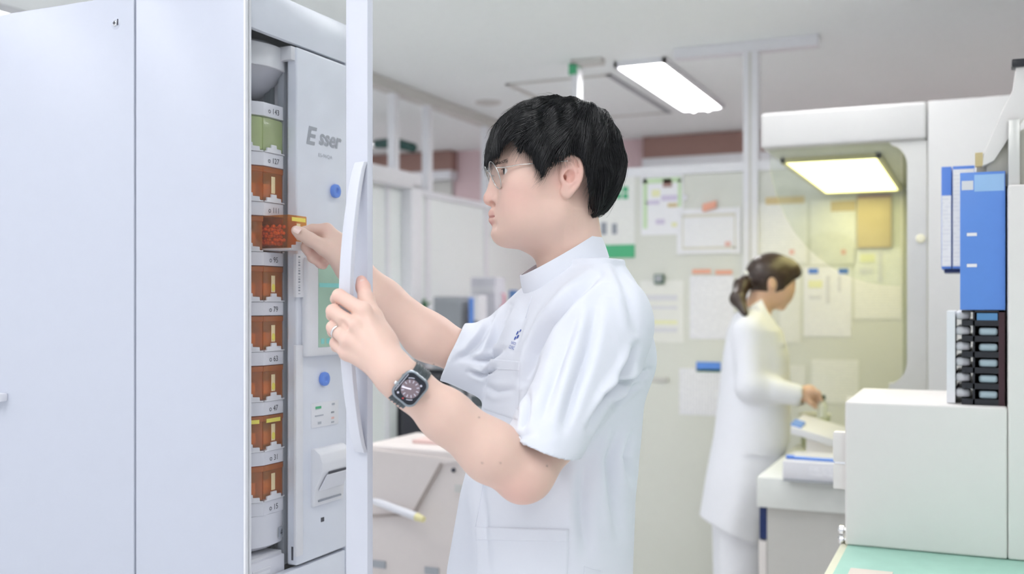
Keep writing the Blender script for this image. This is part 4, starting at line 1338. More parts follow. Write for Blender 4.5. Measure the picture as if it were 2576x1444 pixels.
def HE(f, l, z, rf, rl, rz, k=0.012, op='u', tilt=0.0):
    A = HA
    if tilt:
        c, s = math.cos(tilt), math.sin(tilt)
        A = np.stack([HF * c + HU * s, HL, -HF * s + HU * c])
    return Ell(hp_(f, l, z), (rf, rl, rz), A, k, op)
def HC(a, b, r1, r2, k=0.01, op='u'):
    return Cone(hp_(*a), hp_(*b), r1, r2, k, op)

man = thing("person", "man in white short-sleeved medical tunic and wire glasses gripping the cabinet door handle", "person", tuple(c2r(np.array([0.06, 1.76, 0.0]))))

head = [
    HE(0.006, 0, 0.022, 0.097, 0.074, 0.084),
    HE(0.040, 0, -0.030, 0.062, 0.060, 0.072, 0.03),
    HE(0.052, 0, -0.088, 0.046, 0.044, 0.036, 0.03),
    HE(0.020, 0, -0.060, 0.055, 0.061, 0.055, 0.03),
]
for s in (1, -1):
    head += [
        HC((0.082, 0.014 * s, -0.102), (0.012, 0.049 * s, -0.082), 0.019, 0.022, 0.03),
        HE(0.060, 0.036 * s, -0.052, 0.036, 0.026, 0.046, 0.028),
        HE(0.050, 0.052 * s, -0.024, 0.034, 0.013, 0.018, 0.025),
        HC((0.091, 0.010 * s, 0.014), (0.070, 0.050 * s, 0.016), 0.013, 0.011, 0.02),
    ]
head += [
    HE(0.080, 0, -0.070, 0.0225, 0.030, 0.030, 0.020),
    HE(0.0885, 0, -0.106, 0.0205, 0.021, 0.0190, 0.014),
]
for s in (1, -1):
    head += [HE(0.107, 0.030 * s, -0.007, 0.016, 0.017, 0.0115, 0.012, 's')]
head += [
    HC((0.098, 0, 0.006), (0.1135, 0, -0.044), 0.0072, 0.0085, 0.014),
    HE(0.1140, 0, -0.0495, 0.0100, 0.0098, 0.0088, 0.008),
    HC((0.106, 0, -0.0580), (0.1165, 0, -0.0535), 0.0030, 0.0030, 0.008),
]
for s in (1, -1):
    head += [
        HE(0.1010, 0.0140 * s, -0.0500, 0.0105, 0.0062, 0.0080, 0.0035),
        HC((0.090, 0.013 * s, -0.006), (0.0975, 0.0110 * s, -0.042), 0.008, 0.0078, 0.012),
        HE(0.1085, 0.0085 * s, -0.0585, 0.0058, 0.0040, 0.0050, 0.002, 's'),
        # lids
        HE(0.0830, 0.0315 * s, -0.006, 0.0146, 0.0170, 0.0130, 0.006),
        HC((0.0955, 0.020 * s, 0.0005), (0.0900, 0.042 * s, 0.0000), 0.0026, 0.0020, 0.003),
        HE(0.0970, 0.0335 * s, -0.0068, 0.0125, 0.0150, 0.0050, 0.002, 's'),
    ]
# lips
for s in (1, -1):
    head += [HC((0.1078, 0.0, -0.0738), (0.0990, 0.0215 * s, -0.0775), 0.0070, 0.0036, 0.006),
             HC((0.1068, 0.0, -0.0862), (0.0985, 0.0200 * s, -0.0830), 0.0076, 0.0044, 0.006)]
for s in (1, -1):
    head += [HC((0.1170, 0.0, -0.0797), (0.0985, 0.0265 * s, -0.0795), 0.0010, 0.0008, 0.0022, 's')]
for s in (1, -1):
    head += [HC((0.1205, 0.0, -0.0972), (0.1085, 0.0170 * s, -0.0955), 0.0030, 0.0020, 0.012, 's')]
# ears
for s in (1, -1):
    E = lambda f, l, z, rf, rl, rz, k=0.004, op='u': HE(f + 0.011, l * s, z, rf, rl, rz, k, op)
    Cc = lambda a, b, r1, r2, k=0.004, op='u': HC((a[0] + 0.011, a[1] * s, a[2]), (b[0] + 0.011, b[1] * s, b[2]), r1, r2, k, op)
    head += [E(-0.0195, 0.0752, -0.014, 0.0190, 0.0068, 0.031, 0.006), E(-0.0125, 0.0745, -0.043, 0.0100, 0.0050, 0.0105, 0.006)]
    hel = [(-0.006, 0.0735, -0.006), (-0.0065, 0.0750, 0.0050), (-0.0140, 0.0770, 0.0135), (-0.0255, 0.0805, 0.0145), (-0.0345, 0.0835, 0.0040), (-0.0360, 0.0840, -0.0140), (-0.0310, 0.0820, -0.0300), (-0.0220, 0.0780, -0.0420), (-0.0130, 0.0755, -0.0500)]
    hx = np.array(hel); tt_ = np.linspace(0, len(hel) - 1, 40)
    hx = np.stack([np.interp(tt_, np.arange(len(hel)), hx[:, i]) for i in range(3)], 1)
    for _ in range(6):
        hx[1:-1] = (hx[:-2] + 2 * hx[1:-1] + hx[2:]) / 4
    hel = [tuple(x) for x in hx[::2]]
    for a, b in zip(hel[:-1], hel[1:]):
        head += [Cc(a, b, 0.0036, 0.0036, 0.0025)]
    for a, b in (((-0.0170, 0.0800, 0.0040), (-0.0265, 0.0815, -0.0080)), ((-0.0265, 0.0815, -0.0080), (-0.0250, 0.0810, -0.0250)), ((-0.0250, 0.0810, -0.0250), (-0.0150, 0.0785, -0.0340))):
        head += [Cc(a, b, 0.0034, 0.0034, 0.003)]
    head += [E(-0.0155, 0.0845, -0.0185, 0.0082, 0.0120, 0.0112, 0.003, 's'), E(-0.0130, 0.083, 0.0000, 0.0050, 0.0045, 0.0035, 0.003, 's'),
             E(-0.0095, 0.078, -0.0200, 0.0038, 0.016, 0.0050, 0.002, 's'), E(-0.0045, 0.0770, -0.0235, 0.0035, 0.0035, 0.0050, 0.003)]
# neck and hidden trunk
NB = hp_(-0.034, 0, -0.215)
head += [HC((-0.012, 0, -0.065), (-0.034, 0, -0.215), 0.0560, 0.0600, 0.028),
         HE(0.020, 0, -0.105, 0.045, 0.045, 0.030, 0.03)]
yt = math.radians(15)
TF = np.array([-math.cos(yt), -math.sin(yt), 0]); TL = np.array([math.sin(yt), -math.cos(yt), 0])
SL = pc(1530, 805, 1.635)
SR = pc(1412, 765, 1.925)
trunk = [Cone(NB, np.array([0.10, 1.765, 1.33]), 0.058, 0.085, 0.03), Cone(np.array([0.10, 1.765, 1.33]), np.array([0.06, 1.765, 0.95]), 0.085, 0.09, 0.03),
         Cone(NB + (0.01, 0, -0.03), SL, 0.04, 0.045, 0.03), Cone(NB + (0.01, 0, -0.03), SR, 0.04, 0.045, 0.03)]

# left arm (near): shoulder, elbow, wrist
EL = pc(1322, 1192, 1.485)
WL = pc(992, 942, 1.448)
FM1 = pc(1238, 1138, 1.470); FM2 = pc(1120, 1045, 1.458); FM3 = pc(1035, 976, 1.450)
arm_l = [Cone(SL, pc(1396, 1080, 1.527), 0.044, 0.043, 0.02), Cone(pc(1396, 1080, 1.527), EL, 0.043, 0.038, 0.02),
         Cone(EL, FM1, 0.0365, 0.0415, 0.02), Cone(FM1, FM2, 0.0415, 0.0350, 0.02), Cone(FM2, FM3, 0.0345, 0.0275, 0.02), Cone(FM3, WL, 0.0275, 0.0260, 0.02),
         Ell(pc(1302, 1218, 1.478), (0.020, 0.026, 0.019), None, 0.022)]
# left hand on the handle
def chain(pts, rs, k=0.004):
    return [Cone(a, b, r1, r2, k) for a, b, r1, r2 in zip(pts[:-1], pts[1:], rs[:-1], rs[1:])]
LH = {
    'index':  [pc(912, 782, 1.477), pc(853, 744, 1.492), pc(846, 752, 1.528), pc(872, 762, 1.545)],
    'middle': [pc(890, 822, 1.468), pc(838, 783, 1.488), pc(836, 793, 1.528), pc(868, 802, 1.545)],
    'ring':   [pc(877, 858, 1.468), pc(838, 824, 1.490), pc(838, 834, 1.528), pc(868, 842, 1.545)],
    'pinky':  [pc(872, 888, 1.475), pc(845, 863, 1.497), pc(846, 872, 1.528), pc(870, 878, 1.543)],
}
hand_l = []
rr = {'index': (0.0115, 0.0098, 0.0085, 0.0078), 'middle': (0.0118, 0.0100, 0.0086, 0.0078), 'ring': (0.0112, 0.0096, 0.0083, 0.0075), 'pinky': (0.0102, 0.0088, 0.0076, 0.0068)}
# palm
pal = [pc(925, 838, 1.478), pc(952, 880, 1.464)]
hand_l += [Cone(WL, pal[1], 0.0255, 0.0240, 0.02)]
for nme in LH:
    a = LH[nme][0]
    hand_l += [Cone(WL * 0.75 + pal[1] * 0.25, a, 0.020, rr[nme][0], 0.014)]
hand_l += [Cone(pc(950, 860, 1.480), pc(900, 850, 1.488), 0.020, 0.014, 0.014)]
hand_l += [Cone(pc(968, 868, 1.474), pc(938, 800, 1.500), 0.019, 0.0150, 0.014)]           # thenar
hand_l += chain([pc(938, 800, 1.500), pc(921, 752, 1.522), pc(913, 722, 1.534), pc(909, 706, 1.538)], (0.0140, 0.0112, 0.0102, 0.0080), 0.006)
for nme in LH:
    hand_l += chain(LH[nme], rr[nme], 0.004)
    hand_l += [Ell(LH[nme][0] + np.array([0.002, -0.004, 0.001]), (rr[nme][0] * 0.98,) * 3, None, 0.007)]
    hand_l += [Cone(LH[nme][0] + np.array([0.004, -0.0085, 0]), WL * 0.6 + LH[nme][0] * 0.4 + np.array([0, -0.015, 0.004]), 0.0028, 0.0016, 0.010)]
    hand_l += [Cone((LH[nme][0] + LH[nme][1]) / 2 + np.array([0.004, -0.013, 0.016]), (LH[nme][0] * 0.8 + LH[nme][1] * 0.2) + np.array([0.004, -0.012, 0.016]), 0.003, 0.003, 0.008, 's')]

# right arm (far), reaching to the cassette
ER = pc(1188, 902, 1.825)
WR = pc(884, 670, 1.842)
arm_r = [Cone(SR, ER, 0.034, 0.036, 0.02), Cone(ER, pc(1078, 848, 1.825), 0.037, 0.0400, 0.02), Cone(pc(1078, 848, 1.825), pc(965, 754, 1.835), 0.0400, 0.033, 0.02), Cone(pc(965, 754, 1.835), WR, 0.033, 0.0265, 0.02)]
RH = {
    'index':  [pc(822, 578, 1.835), pc(786, 578, 1.838), pc(766, 582, 1.832), pc(752, 590, 1.824)],
    'middle': [pc(830, 598, 1.842), pc(788, 612, 1.840), pc(770, 622, 1.832), pc(776, 634, 1.834)],
    'ring':   [pc(838, 618, 1.845), pc(802, 636, 1.842), pc(786, 648, 1.834), pc(796, 656, 1.838)],
    'pinky':  [pc(846, 640, 1.845), pc(818, 655, 1.846), pc(806, 664, 1.842), pc(814, 668, 1.846)],
}
rr2 = {'index': (0.0118, 0.0100, 0.0086, 0.0076), 'middle': (0.0118, 0.0100, 0.0090, 0.0082), 'ring': (0.0112, 0.0098, 0.0088, 0.0080), 'pinky': (0.0100, 0.0086, 0.0078, 0.0070)}
hand_r = [Cone(WR, pc(850, 622, 1.842), 0.0255, 0.0240, 0.02)]
for nme in RH:
    hand_r += [Cone(WR, RH[nme][0], 0.021, rr2[nme][0], 0.014)] + chain(RH[nme], rr2[nme], 0.004)
hand_r += [Cone(pc(856, 646, 1.826), pc(815, 622, 1.814), 0.020, 0.0142, 0.012)]
hand_r += chain([pc(815, 622, 1.814), pc(780, 602, 1.802), pc(757, 588, 1.795), pc(745, 580, 1.791)], (0.0142, 0.0112, 0.0106, 0.0088), 0.006)

PTS = hand_l
def gauss(p, c, r):
    return np.exp(-((p - c) ** 2).sum(-1) / (2 * r * r))
def skin_col(V):
    base = np.array([0.76, 0.535, 0.445])
    pale = np.array([0.78, 0.555, 0.470])
    pinkc = np.array([0.80, 0.42, 0.37])
    lip = np.array([0.56, 0.225, 0.205])
    c = np.broadcast_to(base, V.shape).copy()
    def mixin(w, col):
        nonlocal c
        w = np.clip(w, 0, 1)[:, None]
        c = c * (1 - w) + col * w
    q = hloc(V)
    mixin(0.8 * np.exp(-((V - np.array([-0.18, 1.45, 1.33])) ** 2).sum(1) / (2 * 0.12 ** 2)), pale)
    mixin(0.45 * np.exp(-((q - np.array([0.07, 0.045, -0.045])) ** 2).sum(1) / (2 * 0.022 ** 2)), pinkc)
    mixin(0.45 * np.exp(-((q - np.array([0.115, 0.0, -0.050])) ** 2).sum(1) / (2 * 0.012 ** 2)), pinkc)
    mixin(0.55 * np.exp(-((q - np.array([-0.011, 0.082, -0.018])) ** 2).sum(1) / (2 * 0.022 ** 2)), pinkc)
    # jaw shade of beard
    mixin(0.22 * np.exp(-((q[:, 2] + 0.108) / 0.018) ** 2) * (q[:, 0] > 0.0), np.array([0.62, 0.46, 0.38]))
    # lips
    up = np.minimum.reduce([HC((0.1078, 0.0, -0.0738), (0.0990, 0.0215 * s, -0.0775), 0.0070, 0.0036).d(V) for s in (1, -1)])
    lo_ = np.minimum.reduce([HC((0.1068, 0.0, -0.0862), (0.0985, 0.0200 * s, -0.0830), 0.0076, 0.0044).d(V) for s in (1, -1)])
    mixin(0.9 * np.clip(1 - np.minimum(up, lo_) / 0.0022, 0, 1) * (q[:, 2] < -0.068), lip)
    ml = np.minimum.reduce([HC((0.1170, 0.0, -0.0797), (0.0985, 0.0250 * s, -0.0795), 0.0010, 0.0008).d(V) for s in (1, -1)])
    mixin(0.8 * np.clip(1 - ml / 0.0020, 0, 1), np.array([0.34, 0.11, 0.10]))  # shade between the lips, painted into the tint along the mouth line
    # fingers: pink knuckles and tips
    for H_ in (LH, RH):
        for k in H_:
            for j, r in ((0, 0.008), (1, 0.008), (3, 0.009)):
                mixin(0.35 * gauss(V, H_[k][j], r), pinkc)
    mixin(0.6 * gauss(V, pc(911, 712, 1.536), 0.014), pinkc)
    mixin(0.45 * gauss(V, pc(1302, 1230, 1.46), 0.022), pinkc)
    # moles
    for (u, v) in ((1205, 1050), (1213, 1165), (1259, 1165), (1396, 1142), (1376, 1172), (1091, 917)):
        a = np.stack([(V[:, 0] / V[:, 1] * FPX + CX) - u, (HOR - (V[:, 2] - CAMZ) / V[:, 1] * FPX) - v], 1)
        front = V[:, 1] < (1.49 if v > 1000 else 1.85)
        mixin(0.6 * np.exp(-(a ** 2).sum(1) / (2 * 1.7 ** 2)) * front, np.array([0.16, 0.08, 0.06]))
    return c

skin_prims = head + trunk + arm_l + hand_l + arm_r + hand_r
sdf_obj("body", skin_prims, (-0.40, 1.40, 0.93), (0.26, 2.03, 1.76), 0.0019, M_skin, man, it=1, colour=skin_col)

# nails
def nail(c, n, t, w, l, parent):
    n = np.asarray(n, float); n /= np.linalg.norm(n)
    t = np.asarray(t, float); t -= n * (t @ n); t /= np.linalg.norm(t)
    s = np.cross(n, t)
    V, F = [], []
    for i in range(7):
        for j in range(7):
            a, b = -1 + i / 3.0, -1 + j / 3.0
            rr_ = math.hypot(a, b)
            k_ = max(abs(a), abs(b)) / rr_ if rr_ > 1e-6 else 0
            x, y = a * (0.6 + 0.4 * k_), b * (0.6 + 0.4 * k_)
            V.append(c2r(c + s * w * x + t * l * y - n * (0.0016 * x * x)))
    for i in range(6):
        for j in range(6):
            F.append((i * 7 + j, i * 7 + j + 1, (i + 1) * 7 + j + 1, (i + 1) * 7 + j))
    mesh_obj("fingernail", V, F, mat("nail", (0.82, 0.60, 0.54), 0.25), parent, True)
nail(pc(747, 578, 1.7795), (-0.15, -0.95, 0.35), pc(745, 579, 1.79) - pc(780, 602, 1.79), 0.0058, 0.0070, man)
nail(pc(913, 712, 1.5262), (0.45, -0.85, 0.1), (0, 0, 1), 0.0040, 0.0060, man)

# eyes
for s in (1, -1):
    c = hp_(0.0835, 0.0315 * s, -0.006)
    ey = lathe("eyeball", c2r(c), c2r(HF), [(-0.0125 * math.cos(a), max(1e-4, 0.0125 * math.sin(a))) for a in np.linspace(0.02, math.pi - 0.02, 18)], mat("eye_white", (0.80, 0.78, 0.77), 0.15), man, seg=24)
    lathe("iris", c2r(c), c2r(HF), [(0.0108, 0.0064), (0.0122, 0.0036), (0.01265, 0.001)], mat("iris_dark", (0.02, 0.012, 0.008), 0.08), ey, seg=20)

for s in (1, -1):
    lash = [hp_(0.0975 - 0.0085 * t - 0.004 * t * t, (0.022 + 0.026 * t) * s, -0.0035 + 0.0030 * math.sin(math.pi * (t * 0.8 + 0.1)) - 0.004 * t) for t in np.linspace(0, 1, 9)]
    tube("eyelashes", [c2r(p) for p in lash], [0.0004, 0.0006, 0.0007, 0.0008, 0.0008, 0.0008, 0.0007, 0.0006, 0.0003], mat("lash_brown", (0.04, 0.02, 0.015), 0.6), man, seg=6)

# ------------------------------------------------------------------ hair
prof_px = [(1223, 409), (1232, 411), (1239, 407), (1243, 393), (1252, 384), (1266, 375), (1286, 371), (1294, 386), (1301, 402), (1308, 392), (1320, 398), (1334, 416), (1344, 440), (1354, 464), (1362, 464), (1374, 444), (1385, 431),
           (1400, 420), (1415, 407), (1436, 402), (1452, 410), (1464, 436), (1472, 470), (1476, 500), (1472, 526), (1477, 545), (1499, 550), (1507, 553),
           (1530, 522), (1550, 480), (1559, 455), (1562, 415), (1553, 358), (1528, 316), (1500, 281), (1455, 259), (1411, 251), (1371, 248), (1325, 261), (1278, 284), (1246, 320), (1229, 357), (1222, 385)]
shf = np.interp(np.arange(len(prof_px)), [0, 3, 7, 11, 22, 24, 27, 29], [0, 0, 0.008, 0.0115, 0.0115, 0.009, 0.002, 0])
HPOLY = np.array([((1400 - u) / 1490.0 / math.cos(th_) + sh_, (430 - v) / 1490.0) for (u, v), sh_ in zip(prof_px, shf)])
def poly_sdf(x, y, P):
    d = np.full(x.shape, 1e9)
    sgn = np.zeros(x.shape, int)
    n = len(P)
    for i in range(n):
        a, b = P[i], P[(i + 1) % n]
        ex, ey_ = b - a
        wx, wy = x - a[0], y - a[1]
        t = np.clip((wx * ex + wy * ey_) / (ex * ex + ey_ * ey_), 0, 1)
        d = np.minimum(d, (wx - t * ex) ** 2 + (wy - t * ey_) ** 2)
        c1 = (a[1] <= y) & (b[1] > y)
        c2 = (a[1] > y) & (b[1] <= y)
        cr = ex * wy - ey_ * wx
        sgn += np.where(c1 & (cr > 0), 1, 0) - np.where(c2 & (cr < 0), 1, 0)
    d = np.sqrt(d)
    return np.where(sgn != 0, -d, d)
def hair_shell(q, grow=0.0):
    r = np.array([0.126, 0.0905, 0.112]) + grow
    x = np.abs(q - np.array([0.002, 0, 0.018])) / r
    p_ = 2.55
    k = (x ** p_).sum(-1) ** (1 / p_)
    # narrower towards the nape and the jaw side
    return (k - 1) * 0.090
iN = prof_px.index((1507, 553))
HPOLY2 = np.concatenate([HPOLY[iN:], HPOLY[:1], [[HPOLY[0][0], -0.20], [HPOLY[iN][0], -0.20]]])
def hair_d(p, grow=0.0, P=None):
    q = hloc(p)
    pd = poly_sdf(q[..., 0], q[..., 2], HPOLY if P is None else P) - grow
    return smax(pd, hair_shell(q, grow), 0.018)
# inner cap
cap = [Fn(lambda p: hair_d(p, -0.004))]
hair_lo = HO + np.array([-0.16, -0.13, -0.12]); hair_hi = HO + np.array([0.16, 0.13, 0.16])
hair = sdf_obj("hair", cap, hair_lo, hair_hi, 0.0022, M_hair, man, it=2)
# strands flowing from the crown over the cap
def hgrad(p):
    e = 0.0015
    g = np.stack([hair_d(p + np.eye(3)[i] * e, 0, HPOLY2) - hair_d(p - np.eye(3)[i] * e, 0, HPOLY2) for i in range(3)], -1)
    return g / (np.linalg.norm(g, axis=-1, keepdims=True) + 1e-9)
def hair_strands(S, steps, step, seed, stray):
    r = np.random.default_rng(seed)
    crown = hp_(-0.052, 0.008, 0.118)
    # seed points: random directions, pushed on to the surface
    dirs = r.normal(size=(S * 3, 3)); dirs /= np.linalg.norm(dirs, axis=1)[:, None]
    dirs[:, 1] -= 0.35 * np.abs(r.normal(size=S * 3)); dirs[:, 2] += 0.25
    p = hp_(0.0, 0, 0.03) + dirs / np.linalg.norm(dirs, axis=1)[:, None] * 0.11
    for _ in range(10):
        p = p - hgrad(p) * hair_d(p, 0, HPOLY2)[:, None]
    q = hloc(p)
    ok = (np.abs(hair_d(p, 0, HPOLY2)) < 0.002) & (q[:, 2] > -0.045) & (poly_sdf(q[:, 0], q[:, 2], HPOLY) < 0.0015)
    p = p[ok][:S]
    S = len(p)
    depth = -r.random(S) * 0.0040 + 0.0012
    path = np.empty((S, steps, 3))
    fade = np.ones((S, steps))
    wob = r.normal(size=(S, 3)) * (0.06 + 0.10 * stray)
    alive = np.ones(S, bool)
    dead = np.zeros(S)
    L = (0.75 + 0.5 * r.random(S)) * step
    vprev = None
    for k in range(steps):
        path[:, k] = p
        fade[:, k] = np.clip(1 - dead / 3.0, 0.0, 1)
        g = hgrad(p)
        d = p - crown
        away = d / (np.linalg.norm(d, axis=1, keepdims=True) + 1e-9)
        qq = hloc(p)
        fwd = HF * 0.75
        w_side = np.clip((0.07 - qq[:, 2]) / 0.07, 0, 1)[:, None]
        w_front = np.clip((qq[:, 0] + 0.03) / 0.09, 0, 1)[:, None]
        w_back = np.clip((-qq[:, 0] - 0.03) / 0.05, 0, 1)[:, None]
        v = away * 0.7 + np.array([0, 0, -1.0]) * (0.25 + 0.85 * w_side + 0.3 * w_back) + fwd * (0.60 * w_front * (1 - 0.55 * w_side)) + wob
        # locks: neighbouring hairs swing together
        lock = np.sin(95 * qq[:, 0] + 40 * qq[:, 2] + 2.0) * 0.6 + np.sin(160 * qq[:, 0] - 110 * qq[:, 2]) * 0.4 + np.sin(60 * qq[:, 2] + 75 * qq[:, 1] + 1.0) * 0.5
        v += np.cross(g, v) * (0.42 * lock)[:, None]
        v -= g * (v * g).sum(1, keepdims=True)
        v /= np.linalg.norm(v, axis=1, keepdims=True) + 1e-9
        if vprev is not None:
            v = v * 0.55 + vprev * 0.45
            v /= np.linalg.norm(v, axis=1, keepdims=True) + 1e-9
        vprev = v
        p2 = p + v * L[:, None]
        dd = hair_d(p2, 0, HPOLY2)
        lump = 0.0016 * (np.sin(230 * qq[:, 0] + 60 * qq[:, 2]) + np.sin(150 * qq[:, 1] + 170 * qq[:, 0]))
        corr = np.clip(dd - depth - lump, -0.004, 0.004)
        p2 = p2 - np.where(alive, 1, 0)[:, None] * hgrad(p2) * (corr * (0.85 - 0.45 * stray))[:, None]
        q2 = hloc(p2)
        off_ = poly_sdf(q2[:, 0], q2[:, 2], HPOLY) > 0.0005 + 0.004 * r.random(S) ** 2 - 0.005 * ((q2[:, 2] < -0.006) & (q2[:, 0] > 0))
        alive &= ~(off_ & (q2[:, 2] < 0.06))
        dead += ~alive
        p = np.where(alive[:, None], p2, p + v * L[:, None] * 0.26)
    return path, fade
P1, F1 = hair_strands(9000, 14, 0.0062, 3, 0.0)
rad = np.linspace(1, 0.35, 14)[None, :] * F1 * (0.00030 + 0.00042 * np.random.default_rng(1).random((len(P1), 1)) ** 2) + 0.00004
strands("hair_strands", P1, rad, M_hair, hair)["kind"] = "stuff"
P2, F2 = hair_strands(900, 11, 0.0052, 9, 1.0)
lift = (np.linspace(0, 1, 11)[None, :, None] ** 1.5) * 0.0075 * (np.random.default_rng(5).random((len(P2), 1, 1)) ** 2)
P2 = P2 + lift * hgrad(P2.reshape(-1, 3)).reshape(P2.shape)
rad2 = np.linspace(1, 0.3, 11)[None, :] * np.full((len(P2), 1), 0.00028)
strands("loose_strands", P2, rad2, M_hair, hair)["kind"] = "stuff"
# eyebrows
r_ = np.random.default_rng(8)
for s in (1, -1):
    n_ = 300
    t_ = r_.random(n_)
    base_f = 0.1060 - 0.018 * t_ - 0.010 * t_ * t_
    base_l = s * (0.012 + 0.026 * t_)
    base_z = 0.0080 + 0.0095 * t_ - 0.004 * t_ ** 2 + (r_.random(n_) - 0.5) * 0.0050 * (1 - 0.5 * t_)
    a = hp_(0, 0, 0) + base_f[:, None] * HF + base_l[:, None] * HL + base_z[:, None] * HU
    a0_ = a.copy()
    for _ in range(3):                                            # settle on the brow
        dd = sdf_eval(head, a)
        e = 0.001
        g = np.stack([sdf_eval(head, a + np.eye(3)[i] * e) - sdf_eval(head, a - np.eye(3)[i] * e) for i in range(3)], -1)
        g /= np.linalg.norm(g, axis=1, keepdims=True) + 1e-9
        a = a - g * dd[:, None]
    dirv = -HF * 0.6 + HL * s * 0.55 + HU * 0.35
    pth = np.stack([a + g * 0.0003 + dirv * k * 0.0036 + g * 0.0006 * (k == 1) for k in range(3)], 1)
    rd_ = np.array([[0.00018, 0.00016, 0.00008]]) * np.ones((n_, 1))
    strands("eyebrow", pth, rd_, mat("brow_brown", (0.05, 0.032, 0.025), 0.6), man)

# ------------------------------------------------------------------ glasses
gls = thing("eyeglasses", "thin silver wire glasses with rounded lenses on the man's face", "glasses", tuple(c2r(hp_(0.10, 0, -0.03))))
wrap, panto = math.radians(6), math.radians(20)
def lens_pt(s, a, rx, rz):
    c = (0.1095, 0.0335 * s, -0.0135)
    x = rx * math.cos(a); z = rz * math.sin(a)
    f = c[0] + math.sin(panto) * z - math.sin(wrap) * x * (1 if s > 0 else -1) * 1.0
    return hp_(f, c[1] + math.cos(wrap) * x, c[2] + math.cos(panto) * z)
aa = np.linspace(0, 2 * math.pi, 40, endpoint=False)
for s in (1, -1):
    ring_ = [c2r(lens_pt(s, a, 0.0235, 0.0235)) for a in aa]
    tube("rim", ring_, 0.00095, M_wire, gls, seg=8, closed=True)
    V = [c2r(lens_pt(s, a, 0.0230, 0.0230)) for a in aa]
    mesh_obj("lens", V, [tuple(range(len(V)))], M_lens, gls)
    hing = lens_pt(s, 0.45 if s > 0 else math.pi - 0.45, 0.0245, 0.0235)
    tpts = [hing, hp_(0.097, 0.0590 * s, -0.0035), hp_(0.075, 0.0690 * s, 0.000), hp_(0.030, 0.0775 * s, 0.0035), hp_(-0.006, 0.0800 * s, 0.0065), hp_(-0.025, 0.0790 * s, 0.004)]
    tube("temple", [c2r(p) for p in tpts], 0.0008, M_wire, gls, seg=8)
    tips = [hp_(-0.025, 0.0790 * s, 0.004), hp_(-0.038, 0.0800 * s, -0.004), hp_(-0.046, 0.0795 * s, -0.0115)]
    tube("temple_tip", [c2r(p) for p in tips], 0.0017, M_black, gls, seg=8)
    pad = lens_pt(s, math.pi - 0.15 if s > 0 else 0.15, 0.0225, 0.02)
    pd_ = hp_(0.1020, 0.0105 * s, -0.016)
    tube("nose_pad_arm", [c2r(pad), c2r((pad + pd_) / 2 + HF * -0.004), c2r(pd_)], 0.0006, M_wire, gls, seg=6)
    lathe("nose_pad", c2r(pd_), c2r(HL * s), [(-0.0012, 0.0022), (0, 0.0036), (0.0012, 0.0022)], M_lens, gls, seg=12)
br = [lens_pt(1, math.pi - 0.35, 0.0235, 0.0235), hp_(0.1185, 0, -0.002), lens_pt(-1, 0.35, 0.0235, 0.0235)]
br = [br[0], (br[0] + br[1]) / 2 + HF * 0.0015 + HU * 0.001, br[1], (br[2] + br[1]) / 2 + HF * 0.0015 + HU * 0.001, br[2]]
tube("bridge", [c2r(p) for p in br], 0.0010, M_wire, gls, seg=8)

# ------------------------------------------------------------------ tunic
tz_ = np.array([0.78, 0.97, 1.10, 1.2146, 1.336, 1.40, 1.445, 1.49])
tcx = np.array([0.040, 0.0458, 0.0590, 0.0790, 0.0945, 0.1040, 0.1120, 0.1220])
tha = np.array([0.156, 0.1500, 0.1420, 0.1320, 0.1270, 0.1140, 0.0960, 0.0600])
thb = np.array([0.205, 0.2000, 0.1950, 0.1900, 0.1850, 0.1800, 0.1650, 0.1200])
def torso_d(p):
    z = p[..., 2]
    cx = np.interp(z, tz_, tcx); a = np.interp(z, tz_, tha); b = np.interp(z, tz_, thb)
    x = p[..., 0] - cx; y = p[..., 1] - 1.765
    f = x * TF[0] + y * TF[1]; l = x * TL[0] + y * TL[1]
    # gentle drape: vertical folds that grow towards the hem
    ang = np.arctan2(l / b, f / a)
    amp = 0.0035 * np.clip((1.30 - z) / 0.35, 0, 1)
    wv = np.sin(ang * 7 + 1.3 + 2.2 * z) * 0.6 + np.sin(ang * 4.0 - 0.7 - 3.0 * z) * 0.7
    k0 = np.sqrt((f / a) ** 2 + (l / b) ** 2)
    k1 = np.sqrt((f / a ** 2) ** 2 + (l / b ** 2) ** 2)
    d = k0 * (k0 - 1) / (k1 + 1e-9) - amp * wv
    d = np.maximum(d, z - 1.50)
    return np.maximum(d, 0.80 - z) * 0.9
HemL = pc(1372, 1112, 1.505)
HemR = pc(1138, 886, 1.820)
MidR = pc(1215, 905, 1.835)
hem_n_r = unit(np.array([-0.90, 0.0, 0.40]))
SLa = pc(1528, 815, 1.620)
SRa = pc(1405, 775, 1.920)
axl = unit(HemL - SLa); axr = unit(HemR - MidR)
hem_tilt_l = unit(np.array([-0.39, 0.12, -0.91]))
def half(c, n):
    return lambda p: ((p - c) @ n)
SleeveL = Cone(SLa, HemL + axl * 0.07, 0.060, 0.0570)
InnerL = Cone(HemL - axl * 0.05, HemL + axl * 0.12, 0.0485, 0.0490)
SleeveR = Cone(MidR, HemR + axr * 0.05, 0.0560, 0.0530)
InnerR = Cone(HemR - axr * 0.03, HemR + axr * 0.09, 0.0445, 0.0460)
